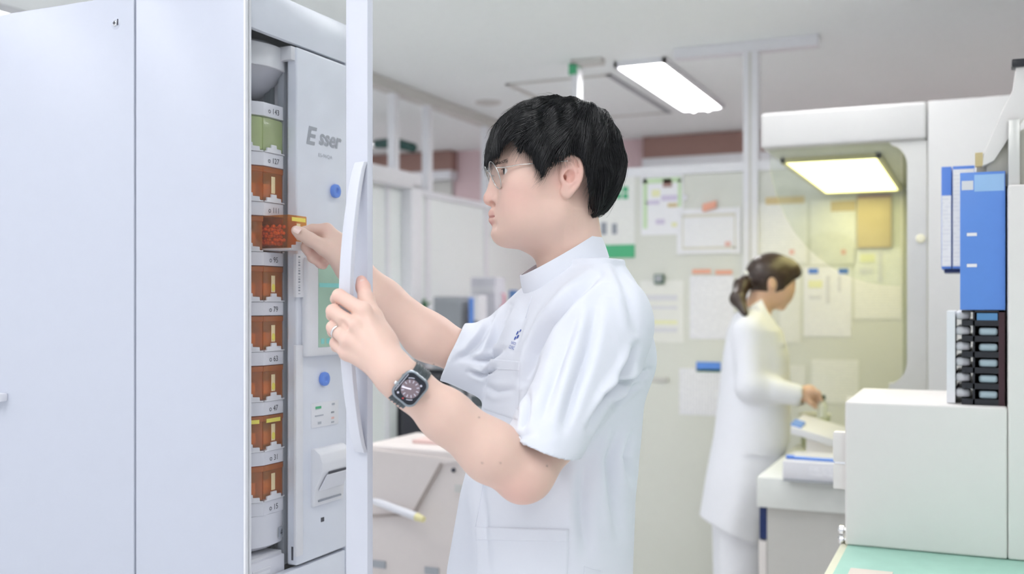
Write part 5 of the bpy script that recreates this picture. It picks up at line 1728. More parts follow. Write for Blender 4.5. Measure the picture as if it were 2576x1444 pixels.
tunic_prims = [
    Fn(torso_d, 0.02),
    Cone(NB + np.array([0.012, 0.0, -0.018]), SLa + np.array([-0.01, 0.0, -0.002]), 0.050, 0.064, 0.05),
    Cone(NB + np.array([0.012, 0.0, -0.018]), SRa + np.array([0.0, 0, -0.002]), 0.050, 0.062, 0.05),
    Cone(NB + np.array([0.045, 0.0, -0.05]), pc(1556, 900, 1.75), 0.050, 0.055, 0.05),
    # sleeves
    Fn(lambda p: np.maximum(SleeveL.d(p), half(HemL, hem_tilt_l)(p)), 0.045),
    Cone(SRa, MidR, 0.062, 0.0560, 0.035),
    Fn(lambda p: np.maximum(SleeveR.d(p), half(HemR, hem_n_r)(p)), 0.025),
    # hollow sleeve ends
    Fn(lambda p: np.maximum(InnerL.d(p), half(HemL, hem_tilt_l)(p) - 0.004), 0.002, 's'),
    Fn(lambda p: np.maximum(InnerR.d(p), half(HemR, hem_n_r)(p) - 0.004), 0.002, 's'),
]
# creases: valleys with a soft ridge beside them, pressed into the cloth along drawn lines
FOLDS = [
    ([(1508, 690), (1440, 748), (1385, 815), (1345, 890), (1322, 960)], 11, 0.0075),
    ([(1600, 868), (1588, 905), (1560, 950), (1520, 1010), (1480, 1080)], 9, 0.0060),
    ([(1632, 930), (1590, 955), (1548, 975), (1520, 1000)], 8, 0.0060),
    ([(1612, 960), (1575, 985), (1540, 1020)], 7, 0.0040),
    ([(1500, 760), (1478, 880), (1440, 1000), (1418, 1080)], 14, 0.0045),
    ([(1450, 800), (1410, 900), (1380, 1000), (1362, 1060)], 12, 0.0030),
    ([(1330, 985), (1326, 1040), (1318, 1080)], 7, 0.0030),
    ([(1556, 1080), (1535, 1160), (1545, 1260), (1560, 1350)], 14, 0.0045),
    ([(1590, 1090), (1572, 1150), (1585, 1215)], 9, 0.0040),
    ([(1470, 1160), (1465, 1280), (1475, 1400)], 16, 0.0035),
    ([(1285, 770), (1262, 820), (1238, 865), (1228, 900)], 8, 0.0050),
    ([(1240, 800), (1215, 850), (1180, 890), (1150, 905)], 9, 0.0045),
    ([(1265, 880), (1225, 905), (1180, 905)], 7, 0.0045),
    ([(1250, 925), (1215, 945), (1180, 935)], 6, 0.0040),
    ([(1240, 1080), (1300, 1100), (1340, 1090)], 9, 0.0030),
    ([(1222, 970), (1250, 985), (1295, 980)], 8, 0.0020),
    ([(1545, 650), (1580, 740), (1600, 830)], 12, 0.0025),
    ([(1330, 760), (1305, 830), (1290, 880)], 10, 0.0025),
    ([(1205, 1190), (1215, 1300), (1230, 1440)], 12, 0.0030),
]
def press(V, Q):
    fn = np.cross(V[Q[:, 2]] - V[Q[:, 0]], V[Q[:, 3]] - V[Q[:, 1]])
    N = np.zeros_like(V)
    for k in range(4):
        np.add.at(N, Q[:, k], fn)
    N /= np.linalg.norm(N, axis=1, keepdims=True) + 1e-12
    toC = np.array([0, 0, CAMZ]) - V
    toC /= np.linalg.norm(toC, axis=1, keepdims=True)
    if (N * (V - V.mean(0))).sum() < 0:
        N = -N
    face = np.clip((N * toC).sum(1) * 3 + 0.4, 0, 1)
    u = V[:, 0] / V[:, 1] * FPX + CX
    v = HOR - (V[:, 2] - CAMZ) / V[:, 1] * FPX
    disp = np.zeros(len(V))
    for pts_, w, A in FOLDS:
        P = np.array(pts_, float)
        best = np.full(len(V), 1e9); side = np.zeros(len(V)); par = np.zeros(len(V))
        n_ = len(P) - 1
        for i in range(n_):
            a, b = P[i], P[i + 1]
            e = b - a
            t = ((u - a[0]) * e[0] + (v - a[1]) * e[1]) / (e @ e)
            tc = np.clip(t, 0, 1)
            dx, dy = u - a[0] - tc * e[0], v - a[1] - tc * e[1]
            d = np.hypot(dx, dy)
            m = d < best
            best = np.where(m, d, best)
            side = np.where(m, np.sign(e[0] * dy - e[1] * dx), side)
            par = np.where(m, (i + tc) / n_, par)
        x = best * side / w
        env = np.clip(np.sin(np.pi * np.clip(par, 0.02, 0.98)), 0, 1) ** 0.6 * np.exp(-(np.maximum(best - 3.5 * w, 0) / (2 * w)) ** 2)
        disp += 2.6 * A * env * (-np.exp(-x * x) + 0.55 * np.exp(-((x - 1.9) / 1.2) ** 2) + 0.30 * np.exp(-((x + 1.9) / 1.3) ** 2))
    return V + N * (disp * face)[:, None]
# neck opening
tunic_prims += [Cone(hp_(-0.012, 0, -0.09), hp_(-0.030, 0, -0.205), 0.062, 0.062, 0.006, 's')]
tk = []
tunic = sdf_obj("tunic", tunic_prims, (-0.18, 1.41, 0.79), (0.30, 2.03, 1.58), 0.0027, M_tunic, man, it=3, keep=tk, post=press)
TV, TQ = tk[0]
bvh = BVHTree.FromPolygons([tuple(v) for v in TV], [tuple(q) for q in TQ])
camc = Vector((0, 0, CAMZ))
def onto(u, v, lift):
    d = Vector(((u - CX) / FPX, 1.0, (HOR - v) / FPX)).normalized()
    loc, nrm, _, _ = bvh.ray_cast(camc, d)
    if loc is None:
        return None
    if nrm.dot(d) > 0:
        nrm = -nrm
    return np.array(loc + nrm * lift)
def patch(name, corners, nu, nv, lift, m, parent, smooth=True):
    """cloth patch sewn on the tunic: corners (tl, tr, br, bl)"""
    tl, tr, br_, bl = (np.array(c, float) for c in corners)
    idx, V = {}, []
    for i in range(nu + 1):
        for j in range(nv + 1):
            a, b = i / nu, j / nv
            q = (tl * (1 - a) + tr * a) * (1 - b) + (bl * (1 - a) + br_ * a) * b
            edge = i in (0, nu) or j in (0, nv)
            p = onto(q[0], q[1], 0.0002 if edge else lift)
            if p is not None and (p[1] < 1.80):
                idx[(i, j)] = len(V); V.append(p)
    F = [(idx[(i, j)], idx[(i, j + 1)], idx[(i + 1, j + 1)], idx[(i + 1, j)]) for i in range(nu) for j in range(nv) if all(k in idx for k in ((i, j), (i, j + 1), (i + 1, j + 1), (i + 1, j)))]
    return mesh_obj(name, c2r(np.array(V)), F, m, parent, smooth)
patch("chest_pocket", ((1233, 905), (1308, 912), (1303, 1058), (1216, 1030)), 30, 40, 0.0018, M_tunic, tunic)
patch("pocket_hem", ((1232, 902), (1309, 909), (1307, 934), (1229, 930)), 30, 14, 0.0026, M_tunic, tunic)
patch("hip_pocket", ((1197, 1327), (1431, 1333), (1428, 1470), (1200, 1470)), 60, 36, 0.0022, M_tunic, tunic)
patch("pocket_hem", ((1196, 1325), (1432, 1331), (1431, 1364), (1197, 1360)), 60, 14, 0.0032, M_tunic, tunic)
# sleeve hem bands and collar
def band(name, c, ax, r, w, m, parent, th=0.0012):
    ref = unit(np.cross(ax, np.array([0, 0, 1.0]))); b2 = np.cross(ax, ref)
    V, F = [], []
    n = 48
    for k in range(n):
        a = 2 * math.pi * k / n
        d = math.cos(a) * ref + math.sin(a) * b2
        for (o_, rr_) in ((0, r + th), (-w, r + th)):
            V.append(c + ax * o_ + d * rr_)
    for k in range(n):
        k2 = (k + 1) % n
        F.append((k * 2, k * 2 + 1, k2 * 2 + 1, k2 * 2))
    return mesh_obj(name, c2r(np.array(V)), F, m, parent, True)
# stand collar
V, F = [], []
n = 72
a0c, a1c = -0.10, 2 * math.pi - 0.16
rows = 5
def collar_pt(a, h_, th):
    tf = (1 - h_) * -0.0175 + h_ * -0.0045
    lenf = (1 - h_) * 0.0690 + h_ * 0.0640 + th
    wid = (1 - h_) * 0.0700 + h_ * 0.0640 + th
    zc_ = (1 - h_) * -0.178 + h_ * -0.1390
    sl = (1 - h_) * -0.47 + h_ * -0.58
    f = lenf * math.cos(a); l = wid * math.sin(a)
    return hp_(tf + f, l, zc_ + sl * f)
grid = []
for th in (0.0, 0.0026):
    g_ = []
    for k in range(n + 1):
        a = a0c + (a1c - a0c) * k / n
        row = []
        for j in range(rows + 1):
            row.append(len(V)); V.append(collar_pt(a, j / rows, th + 0.0012 * math.sin(math.pi * j / rows)))
        g_.append(row)
    grid.append(g_)
for k in range(n):
    for j in range(rows):
        F.append((grid[1][k][j], grid[1][k + 1][j], grid[1][k + 1][j + 1], grid[1][k][j + 1]))
        F.append((grid[0][k][j + 1], grid[0][k + 1][j + 1], grid[0][k + 1][j], grid[0][k][j]))
    F.append((grid[1][k][rows], grid[1][k + 1][rows], grid[0][k + 1][rows], grid[0][k][rows]))
    F.append((grid[0][k][0], grid[0][k + 1][0], grid[1][k + 1][0], grid[1][k][0]))
for k in (0, n):
    for j in range(rows):
        F.append((grid[0][k][j], grid[1][k][j], grid[1][k][j + 1], grid[0][k][j + 1]))
co = mesh_obj("collar", c2r(np.array(V)), F, M_tunic, tunic, True)
auto(co, 0.9)
# embroidered emblem and lettering on the chest
M_navyink = mat("navy_embroidery", (0.05, 0.10, 0.42), 0.7)
def comma(u, v, du, dv, w):
    V, F = [], []
    n_ = 8
    for i in range(n_ + 1):
        t = i / n_
        ww = w * math.sin(math.pi * min(1, t * 0.9 + 0.12)) ** 0.8
        for s in (-1, 1):
            q = (u + du * t + s * ww * 0.55, v + dv * t + s * ww * 0.45)
            p = onto(q[0], q[1], 0.0012)
            V.append(p)
    if any(p is None for p in V):
        return
    for i in range(n_):
        F.append((i * 2, i * 2 + 1, i * 2 + 3, i * 2 + 2))
    mesh_obj("emblem_stroke", c2r(np.array(V)), F, M_navyink, tunic)
comma(1305, 833, -6, 11, 2.2); comma(1312, 829, -5, 8, 1.6); comma(1299, 847, -5, 9, 2.4); comma(1306, 843, -6, 10, 2.6)
def stitched(s, uc, vc, ax_u, ax_v, hgt, wid):
    v, f = text_geo(s)
    sx = wid / (v[:, 0].max() - v[:, 0].min()); sy = hgt / (v[:, 1].max() - v[:, 1].min())
    P = []
    for x, y, _ in v:
        q = np.array([uc, vc]) + np.array(ax_u) * x * sx + np.array(ax_v) * y * sy
        p = onto(q[0], q[1], 0.0012)
        if p is None:
            return
        P.append(p)
    mesh_obj("emblem_lettering", c2r(np.array(P)), f, M_navyink, tunic)
stitched("NAPCO", 1293, 864, (0.93, 0.36), (0.35, -0.94), 7.5, 12)
stitched("CLINIC", 1288.5, 874.5, (0.93, 0.36), (0.35, -0.94), 8.5, 14)
# side slit seam and princess seam as stitched cords
def cord(pts, r=0.0007):
    P = []
    for (u, v) in pts:
        p = onto(u, v, 0.0003)
        if p is not None:
            P.append(c2r(p))
    if len(P) > 2:
        tube("seam", P, r, M_tunic, tunic, seg=6)
def lin(a, b, n_):
    return [(a[0] + (b[0] - a[0]) * i / n_, a[1] + (b[1] - a[1]) * i / n_) for i in range(n_ + 1)]
cord(lin((1470, 1425), (1468, 1470), 8)); cord(lin((1470, 1425), (1512, 1436), 8)); cord(lin((1222, 1190), (1196, 1325), 16))
cord(lin((1338, 745), (1322, 800), 10))

# trousers and shoes below the frame
trz = [Cone(c2[0], c2[1], c2[2], c2[3], 0.03) for c2 in ((np.array([0.05, 1.70, 0.90]), np.array([0.06, 1.685, 0.48]), 0.105, 0.075), (np.array([0.06, 1.685, 0.48]), np.array([0.085, 1.68, 0.10]), 0.075, 0.062),
       (np.array([0.04, 1.83, 0.90]), np.array([0.03, 1.86, 0.48]), 0.105, 0.075), (np.array([0.03, 1.86, 0.48]), np.array([0.06, 1.87, 0.10]), 0.075, 0.062))]
sdf_obj("trousers", trz, (-0.15, 1.50, 0.02), (0.25, 2.05, 1.02), 0.012, M_tunic, man, it=2)
for (x, y) in ((0.085, 1.68), (0.06, 1.87)):
    so = [Cone(np.array([x + 0.02, y, 0.045]), np.array([x - 0.15, y - 0.02, 0.036]), 0.045, 0.035, 0.02), Fn(lambda p: -(p[..., 2] - 0.002), 0.002, 'i')]
    sdf_obj("shoe", so, (x - 0.25, y - 0.12, -0.03), (x + 0.12, y + 0.10, 0.12), 0.006, mat("white_shoe", (0.8, 0.8, 0.82), 0.5), man, it=1)

# ------------------------------------------------------------------ smartwatch and ring
wc = pc(1032, 977, 1.4125)
fa = unit(FM2 - FM3)                       # along the forearm, towards the elbow
wn = unit(np.array([-0.05, -1.0, 0.10])); wn = unit(wn - fa * (wn @ fa))
ws = np.cross(wn, fa)
if ws[2] < 0:
    ws = -ws
sw = thing("wristwatch", "smartwatch with grey case, dark analogue face and mesh band on the man's left wrist", "watch", tuple(c2r(wc)))
axis_c = wc - wn * 0.033
# band: elliptical loop round the wrist
V, F = [], []
nb_, w_ = 56, 0.0125
for k in range(nb_):
    a = 2 * math.pi * k / nb_
    for (o_, e_) in ((-w_, 0.0), (w_, 0.0), (w_, 0.0024), (-w_, 0.0024)):
        V.append(axis_c + fa * o_ + ws * math.cos(a) * (0.0300 + e_) + wn * math.sin(a) * (0.0285 + e_))
for k in range(nb_):
    k2 = (k + 1) % nb_
    for s in range(4):
        s2 = (s + 1) % 4
        F.append((k * 4 + s, k * 4 + s2, k2 * 4 + s2, k2 * 4 + s))
M_band = mat("dark_mesh_band", (0.10, 0.12, 0.13), 0.35, metal=0.7, bump=0.3, bscale=1500)
bo = mesh_obj("watch_band", c2r(np.array(V)), F, M_band, sw, True); auto(bo, 0.8)
for o_ in (-0.0075, -0.0025, 0.0025, 0.0075):
    ringp = [c2r(axis_c + fa * o_ + ws * math.cos(a) * 0.0326 + wn * math.sin(a) * 0.0311) for a in np.linspace(0, 2 * math.pi, 48, endpoint=False)]
    tube("band_rib", ringp, 0.0010, M_band, bo, seg=6, closed=True)
def rrect(hx, hy, r, n_=8):
    P = []
    for (cx_, cy_, a0) in ((hx - r, hy - r, 0), (-hx + r, hy - r, 90), (-hx + r, -hy + r, 180), (hx - r, -hy + r, 270)):
        for k in range(n_ + 1):
            a = math.radians(a0 + 90 * k / n_)
            P.append((cx_ + r * math.cos(a), cy_ + r * math.sin(a)))
    return P
def wlayer(name, prof, m, parent):
    V, F = [], []
    n_ = None
    for (hx, hy, r, z) in prof:
        P = rrect(hx, hy, r)
        n_ = len(P)
        V += [wc + ws * y + fa * x + wn * z for (x, y) in P]
    for k in range(len(prof) - 1):
        for i in range(n_):
            j = (i + 1) % n_
            F.append((k * n_ + i, k * n_ + j, (k + 1) * n_ + j, (k + 1) * n_ + i))
    F.append(tuple(range(n_))[::-1]); F.append(tuple((len(prof) - 1) * n_ + i for i in range(n_)))
    o = mesh_obj(name, c2r(np.array(V)), F, m, parent, True); auto(o, 0.6)
    return o
M_case = mat("grey_aluminium", (0.30, 0.34, 0.38), 0.28, metal=0.85)
wlayer("watch_case", [(0.0165, 0.0195, 0.009, -0.0045), (0.0192, 0.0222, 0.0105, -0.0025), (0.0197, 0.0227, 0.011, 0.0015), (0.0190, 0.0220, 0.0105, 0.0042), (0.0172, 0.0202, 0.0095, 0.0052)], M_case, sw)
dsp = wlayer("watch_display", [(0.0168, 0.0198, 0.0092, 0.0052), (0.0162, 0.0192, 0.0088, 0.0060)], mat("watch_glass", (0.008, 0.011, 0.022), 0.06), sw)
def wdisc(name, cx_, cy_, r, z, m, parent, n_=32):
    V = [wc + fa * (cx_ + r * math.cos(a)) + ws * (cy_ + r * math.sin(a)) + wn * z for a in np.linspace(0, 2 * math.pi, n_, endpoint=False)]
    return mesh_obj(name, c2r(np.array(V)), [tuple(range(n_))], m, parent)
dial = wdisc("dial", 0, 0, 0.0132, 0.0062, mat("dial_mauve", (0.17, 0.13, 0.15), 0.2, emit=(0.17, 0.13, 0.15), estr=0.3), dsp)
M_mk = mat("dial_mark", (0.50, 0.50, 0.58), 0.3, emit=(0.5, 0.5, 0.6), estr=0.3)
def wbar(name, ang, r0, r1, w, m, z=0.0064):
    d = fa * math.cos(ang) + ws * math.sin(ang); s = -fa * math.sin(ang) + ws * math.cos(ang)
    V = [wc + d * r0 - s * w + wn * z, wc + d * r1 - s * w + wn * z, wc + d * r1 + s * w + wn * z, wc + d * r0 + s * w + wn * z]
    mesh_obj(name, c2r(np.array(V)), [(0, 1, 2, 3)], m, dial)
for k in range(12):
    wbar("hour_mark", k * math.pi / 6 + 0.26, 0.0085, 0.0122, 0.0005, M_mk)
# hands point towards the upper-left of the picture
hd_ = np.array([-0.96, 0.0, 0.27])
ang_h = math.atan2(hd_ @ ws, hd_ @ fa)
wbar("watch_hand", ang_h, -0.001, 0.0120, 0.0008, mat("hand_lilac", (0.82, 0.78, 0.95), 0.3, emit=(0.8, 0.76, 0.95), estr=0.5), 0.0066)
wdisc("red_dot", *[float(x) for x in (((pc(1013, 1000, 1.4125) - wc) @ fa), ((pc(1013, 1000, 1.4125) - wc) @ ws))], 0.0013, 0.0064, mat("red_dot", (0.5, 0.06, 0.06), 0.3), dsp, 12)
for (u, v) in ((1001, 985), (1059, 970)):
    q = pc(u, v, 1.4125) - wc
    wdisc("corner_icon", float(q @ fa), float(q @ ws), 0.0015, 0.0064, M_mk, dsp, 12)
for sgn in (1, -1):
    pts_ = [c2r(wc + (fa * math.cos(a) + ws * math.sin(a)) * 0.0152 + wn * 0.0063) for a in np.linspace(math.atan2(sgn * 0.9, -sgn * 0.6) - 0.28, math.atan2(sgn * 0.9, -sgn * 0.6) + 0.28, 8)]
    tube("arc_text", pts_, 0.0005, M_mk, dsp, seg=6)
gp = [wc - fa * 0.0148 + ws * t + wn * 0.0063 for t in np.linspace(-0.014, 0.014, 6)]
tube("edge_glint", [c2r(p) for p in gp], 0.0004, M_mk, dsp, seg=6)
lathe("watch_crown", c2r(wc - fa * 0.0193 - ws * 0.006), c2r(-fa), [(0, 0.0032), (0.0022, 0.0032), (0.0028, 0.0026)], M_chrome, sw, seg=18)
lathe("side_button", c2r(wc - fa * 0.0190 + ws * 0.008), c2r(-fa), [(0, 0.002), (0.0012, 0.002)], M_case, sw, seg=12)
# wedding ring
a, b = LH['ring'][0], LH['ring'][1]
rcn = a * 0.30 + b * 0.70
rax = unit(b - a)
e1 = unit(np.cross(rax, np.array([0, 0, 1.0]))); e2 = np.cross(rax, e1)
V, F = [], []
for k in range(40):
    an = 2 * math.pi * k / 40
    d = math.cos(an) * e1 + math.sin(an) * e2
    for (o_, r_0) in ((-0.0017, 0.0106), (-0.0013, 0.0115), (0.0013, 0.0115), (0.0017, 0.0106)):
        V.append(rcn + rax * o_ + d * r_0)
for k in range(40):
    k2 = (k + 1) % 40
    for s in range(4):
        s2 = (s + 1) % 4
        F.append((k * 4 + s, k * 4 + s2, k2 * 4 + s2, k2 * 4 + s))
tag(mesh_obj("wedding_ring", c2r(np.array(V)), F, M_chrome, None, True), "plain silver ring on the ring finger of the hand gripping the door handle", "ring")

# ================================================================== THE WOMAN (behind, at the hood counter)
WD = 4.15
def pw_(u, v, dd=0.0):
    return pc(u, v, WD + dd)
wom = thing("person", "woman in long white lab coat with dark ponytail working at the counter", "person", tuple(c2r(np.array([pw_(1880, 900)[0], WD, 0.0]))))
K = WD / FPX
def wE(u, v, dd, ru, rd, rv, k=0.02, op='u', rot=0.0):
    c, s = math.cos(rot), math.sin(rot)
    A = np.array([[c, 0, s], [0, 1, 0], [-s, 0, c]])
    return Ell(pw_(u, v, dd), (ru * K, rd, rv * K), A, k, op)
def wC(a, b, r1, r2, k=0.02, op='u'):
    return Cone(pw_(*a), pw_(*b), r1, r2, k, op)
wh = [
    wE(1942, 700, 0, 56, 0.074, 54), wE(1962, 722, 0, 33, 0.058, 46, 0.03, rot=0.35), wE(1955, 752, 0, 20, 0.04, 22, 0.03),
    wC((1976, 708, 0), (1988, 733, 0), 0.010, 0.012, 0.012), wE(1990, 734, 0, 5.5, 0.012, 5.5, 0.01),
    wE(1977, 752, 0, 7, 0.02, 4, 0.01), wE(1976, 759, 0, 6, 0.018, 4, 0.01), wE(1966, 772, 0, 10, 0.018, 9, 0.015),
    wE(1980, 718, -0.03, 6, 0.014, 5, 0.01, 's'), wE(1980, 718, 0.03, 6, 0.014, 5, 0.01, 's'),
    wC((1925, 735, 0), (1895, 800, 0), 0.050, 0.056, 0.03),
    wE(1941, 712, -0.074, 9, 0.008, 16, 0.006), wE(1943, 711, -0.083, 4, 0.006, 8, 0.004, 's'),
    wC((1895, 800, 0), (1890, 900, 0), 0.06, 0.08, 0.03), wC((1890, 900, 0), (1890, 1080, 0), 0.08, 0.09, 0.03),
    # near arm hidden in the sleeve, then the hand
    wC((1885, 830, -0.10), (1893, 970, -0.15), 0.040, 0.036, 0.02), wC((1893, 970, -0.15), (2006, 992, -0.19), 0.036, 0.024, 0.02),
    wC((2006, 990, -0.19), (2036, 986, -0.19), 0.024, 0.028, 0.015),
    wC((1885, 830, 0.10), (1905, 970, 0.13), 0.040, 0.036, 0.02), wC((1905, 970, 0.13), (2010, 995, 0.02), 0.036, 0.024, 0.02), wC((2010, 995, 0.02), (2042, 1000, -0.04), 0.022, 0.024, 0.01),
]
for j, (a, b, c_) in enumerate((((2040, 978, -0.20), (2058, 988, -0.21), (2066, 1006, -0.205)), ((2042, 986, -0.18), (2062, 996, -0.185), (2068, 1016, -0.18)), ((2040, 993, -0.165), (2060, 1004, -0.165), (2064, 1022, -0.165)), ((2034, 998, -0.15), (2052, 1010, -0.15), (2054, 1024, -0.15)))):
    wh += [wC(a, b, 0.0105, 0.0095, 0.006), wC(b, c_, 0.0095, 0.008, 0.004)]
wh += [wC((2024, 1000, -0.205), (2040, 1014, -0.215), 0.013, 0.010, 0.008), wC((2040, 1014, -0.215), (2052, 1024, -0.205), 0.010, 0.008, 0.004)]
for j, dd in enumerate((-0.06, -0.04, -0.02, 0.0)):
    wh += [wC((2040, 1000, dd), (2062, 1010, dd - 0.02), 0.010, 0.009, 0.005), wC((2062, 1010, dd - 0.02), (2066, 1024, dd - 0.03), 0.009, 0.008, 0.004)]
def wcol(V):
    c = np.broadcast_to(np.array([0.76, 0.50, 0.36]), V.shape).copy()
    lipd = np.minimum(wE(1977, 752, 0, 7, 0.02, 4).d(V), wE(1976, 759, 0, 6, 0.018, 4).d(V))
    w = np.clip(1 - lipd / 0.003, 0, 1)[:, None] * 0.7
    return c * (1 - w) + np.array([0.60, 0.25, 0.22]) * w
sdf_obj("body", wh, pw_(1750, 1120, -0.30) + (0, 0, 0), pw_(2110, 625, 0.28), 0.0042, skin_mat("woman_skin"), wom, it=1, colour=wcol)
# eyes
for s in (-1, 1):
    lathe("eyeball", c2r(pw_(1974, 718, 0.028 * s)), c2r(np.array([1, 0, -0.3])), [(-0.010, 0.002), (-0.006, 0.009), (0, 0.0115), (0.007, 0.009), (0.0115, 0.002)], mat("iris_dark", (0.02, 0.012, 0.008), 0.08), wom, seg=14)
# hair with ponytail
M_hair2 = mat("dark_brown_hair", (0.040, 0.022, 0.015), 0.35, spec=0.6, noise=0.3, nscale=60)
hr = [wE(1940, 695, 0, 66, 0.084, 60, 0.01), wE(1988, 684, 0, 26, 0.066, 34, 0.02, rot=0.5),
      Fn(lambda p: -((p - pw_(1952, 742)) @ unit(np.array([-0.62, 0, 0.78]))) - 0.0, 0.012, 'i'),
      wE(1996, 742, 0, 42, 0.075, 50, 0.012, 's', 0.35), wE(1944, 722, -0.088, 16, 0.03, 26, 0.008, 's'), wE(1944, 722, 0.088, 16, 0.03, 26, 0.008, 's'),
      wC((1900, 690, 0), (1886, 700, 0), 0.030, 0.020, 0.01),
      wC((1886, 700, 0), (1866, 718, -0.03), 0.022, 0.030, 0.015), wC((1866, 718, -0.03), (1856, 752, -0.10), 0.030, 0.030, 0.02), wC((1856, 752, -0.10), (1874, 788, -0.15), 0.030, 0.014, 0.015),
      wC((1972, 690, -0.070), (1968, 726, -0.066), 0.010, 0.004, 0.01)]
whair = sdf_obj("hair", hr, pw_(1800, 820, -0.21), pw_(2030, 620, 0.13), 0.004, M_hair2, wom, it=2)
# hair tie
tp_ = pw_(1886, 699)
ta = unit(pw_(1862, 722) - pw_(1900, 690))
e1 = unit(np.cross(ta, np.array([0, 1.0, 0]))); e2 = np.cross(ta, e1)
tube("hair_tie", [c2r(tp_ + (e1 * math.cos(a) + e2 * math.sin(a)) * 0.026) for a in np.linspace(0, 2 * math.pi, 24, endpoint=False)], 0.011, mat("cream_scrunchie", (0.82, 0.82, 0.74), 0.7), whair, seg=8, closed=True)
# lab coat
cz = np.array([1360, 1300, 1200, 1097, 980, 892, 830, 790])
cl = np.array([1764, 1762, 1778, 1798, 1812, 1822, 1834, 1852])
cr_ = np.array([1908, 1912, 1950, 1984, 1984, 1980, 1962, 1925])
zz_ = np.array([pw_(0, v)[2] for v in cz])
xl_ = (cl - CX) * K; xr_ = (cr_ - CX) * K
dpt = np.array([0.20, 0.20, 0.20, 0.19, 0.175, 0.175, 0.17, 0.12])
def coat_d(p):
    z = p[..., 2]
    a_ = np.interp(z, zz_, xl_); b_ = np.interp(z, zz_, xr_); w = np.interp(z, zz_, dpt)
    cx = (a_ + b_) / 2; ha = (b_ - a_) / 2
    f = p[..., 0] - cx; l = p[..., 1] - WD
    ang = np.arctan2(l / w, f / ha)
    amp = 0.004 * np.clip((1.05 - z) / 0.5, 0, 1)
    k0 = np.sqrt((f / ha) ** 2 + (l / w) ** 2); k1 = np.sqrt((f / ha ** 2) ** 2 + (l / w ** 2) ** 2)
    d = k0 * (k0 - 1) / (k1 + 1e-9) - amp * np.sin(ang * 6 + 0.8)
    hem = pw_(0, 1330)[2] - 0.42 * (p[..., 0] - pw_(1835, 0)[0]) * 1.0
    return np.maximum.reduce([d, z - zz_[-1], hem - z]) * 0.9
coat = [Fn(coat_d, 0.02), wC((1893, 800, -0.03), (1884, 828, -0.125), 0.050, 0.058, 0.04), wC((1893, 800, 0.03), (1884, 828, 0.125), 0.050, 0.058, 0.04),
        wC((1884, 835, -0.125), (1890, 970, -0.165), 0.060, 0.056, 0.03), wC((1890, 970, -0.165), (2002, 993, -0.195), 0.056, 0.042, 0.025),
        wC((1884, 835, 0.125), (1902, 975, 0.145), 0.060, 0.056, 0.03), wC((1902, 975, 0.145), (2008, 998, 0.03), 0.054, 0.040, 0.025),
        wC((1990, 990, -0.192), (2040, 1000, -0.205), 0.030, 0.034, 0.004, 's'), wC((1998, 997, 0.04), (2040, 1004, -0.03), 0.030, 0.034, 0.004, 's'),
        wC((1870, 990, -0.225), (1915, 1010, -0.235), 0.004, 0.004, 0.02, 's'), wC((1935, 960, -0.225), (1945, 1010, -0.235), 0.004, 0.004, 0.02, 's'),
        wC((1905, 760, 0), (1900, 800, 0), 0.062, 0.060, 0.006, 's')]
wc_ = []
cobj = sdf_obj("lab_coat", coat, pw_(1735, 1400, -0.32), pw_(2050, 770, 0.30), 0.0055, mat("coat_cloth", (0.85, 0.86, 0.91), 0.75, noise=0.012, bump=0.04, bscale=900, spec=0.25), wom, it=3, keep=wc_)
M_coat = MATS["coat_cloth"]
# lapel and collar
lap = [pw_(1896, 770, -0.085), pw_(1912, 762, -0.078), pw_(1945, 812, -0.115), pw_(1974, 868, -0.110), pw_(1962, 872, -0.135), pw_(1930, 820, -0.142)]
prism("lapel", [c2r(p) for p in lap], c2r(np.array([0.004, -0.012, 0.004])), M_coat, cobj, bev=0.002)
lap2 = [pw_(1880, 776, -0.080), pw_(1912, 756, -0.072), pw_(1925, 782, -0.098), pw_(1908, 806, -0.118)]
prism("collar", [c2r(p) for p in lap2], c2r(np.array([0.004, -0.012, 0.006])), M_coat, cobj, bev=0.002)
cb_ = BVHTree.FromPolygons([tuple(v) for v in wc_[0][0]], [tuple(q) for q in wc_[0][1]])
pv, pf = [], []
for (u, v) in [(u, v) for v in np.linspace(1136, 1146, 3) for u in np.linspace(1868, 1948, 12)]:
    d = Vector(((u - CX) / FPX, 1.0, (HOR - v) / FPX)).normalized()
    loc, nr_, _, _ = cb_.ray_cast(camc, d)
    if loc is None:
        loc, nr_ = Vector(pw_(u, v, -0.2)), Vector((0, -1, 0))
    pv.append(c2r(np.array(loc + (nr_ if nr_.dot(d) < 0 else -nr_) * 0.006)))
for i in range(2):
    for j in range(11):
        pf.append((i * 12 + j, i * 12 + j + 1, (i + 1) * 12 + j + 1, (i + 1) * 12 + j))
mesh_obj("pocket_flap", pv, pf, M_coat, cobj, True)
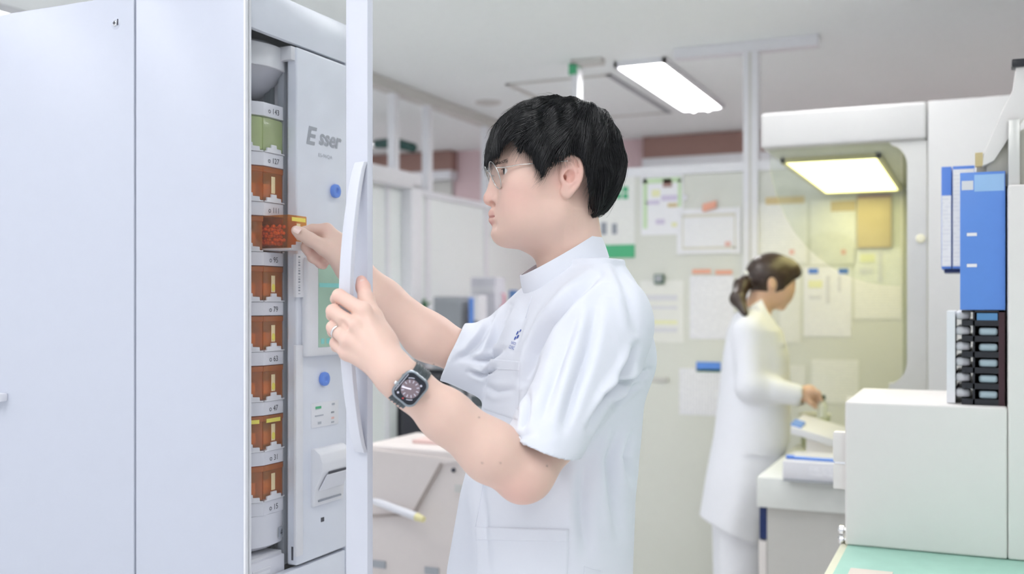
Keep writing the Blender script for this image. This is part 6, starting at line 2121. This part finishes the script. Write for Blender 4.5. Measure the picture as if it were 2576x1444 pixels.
# trousers and shoes
def zat(v):
    return pw_(0, v)[2]
x1 = pw_(1850, 0)[0]
tro = [Cone(np.array([x1, WD - 0.08, 0.60]), np.array([x1 - 0.01, WD - 0.09, 0.12]), 0.090, 0.075, 0.03), Cone(np.array([x1 + 0.01, WD + 0.08, 0.60]), np.array([x1 + 0.01, WD + 0.09, 0.12]), 0.090, 0.075, 0.03)]
sdf_obj("trousers", tro, (x1 - 0.2, WD - 0.26, 0.02), (x1 + 0.2, WD + 0.26, 0.90), 0.012, M_coat, wom, it=2)
for s in (-1, 1):
    so = [Cone(np.array([x1 - 0.03, WD + 0.09 * s, 0.045]), np.array([x1 + 0.13, WD + 0.09 * s, 0.034]), 0.042, 0.033, 0.02), Fn(lambda p: -(p[..., 2] - 0.002), 0.002, 'i')]
    sdf_obj("shoe", so, (x1 - 0.14, WD + 0.09 * s - 0.1, -0.03), (x1 + 0.24, WD + 0.09 * s + 0.1, 0.12), 0.007, mat("white_shoe", (0.8, 0.8, 0.82), 0.5), wom, it=1)

# what she holds: clear bag with a dark-capped bottle
bp_ = pw_(2068, 1000, -0.19)
bt = thing("medicine_bottle", "small dark-capped bottle held in the woman's fingers", "bottle", tuple(c2r(bp_ - (0, 0, 0.08))))
lathe("bottle_body", c2r(bp_ + (0, 0, -0.075)), (0, 0, 1), [(0, 0.018), (0.045, 0.02), (0.055, 0.012), (0.068, 0.011)], mat("pale_bottle", (0.80, 0.82, 0.68), 0.3), bt, seg=16)
lathe("bottle_cap", c2r(bp_ + (0, 0, -0.007)), (0, 0, 1), [(0, 0.013), (0.016, 0.013)], mat("dark_green_cap", (0.02, 0.07, 0.05), 0.4), bt, seg=16)
mo = thing("mixing_jar", "pale green jar on the counter below the woman's hands", "jar", (-0.585, 4.30, CZ))
lathe("jar_body", (-0.585, 4.30, CZ + 0.0005), (0, 0, 1), [(0, 0.05), (0.01, 0.055), (0.12, 0.06), (0.125, 0.055)], mat("jar_green", (0.62, 0.66, 0.42), 0.35), mo, seg=24)
lathe("jar_rim", (-0.585, 4.30, CZ + 0.118), (0, 0, 1), [(0, 0.061), (0.002, 0.0635), (0.012, 0.0635), (0.014, 0.061)], mat("jar_rim", (0.74, 0.76, 0.62), 0.35), mo, seg=24)
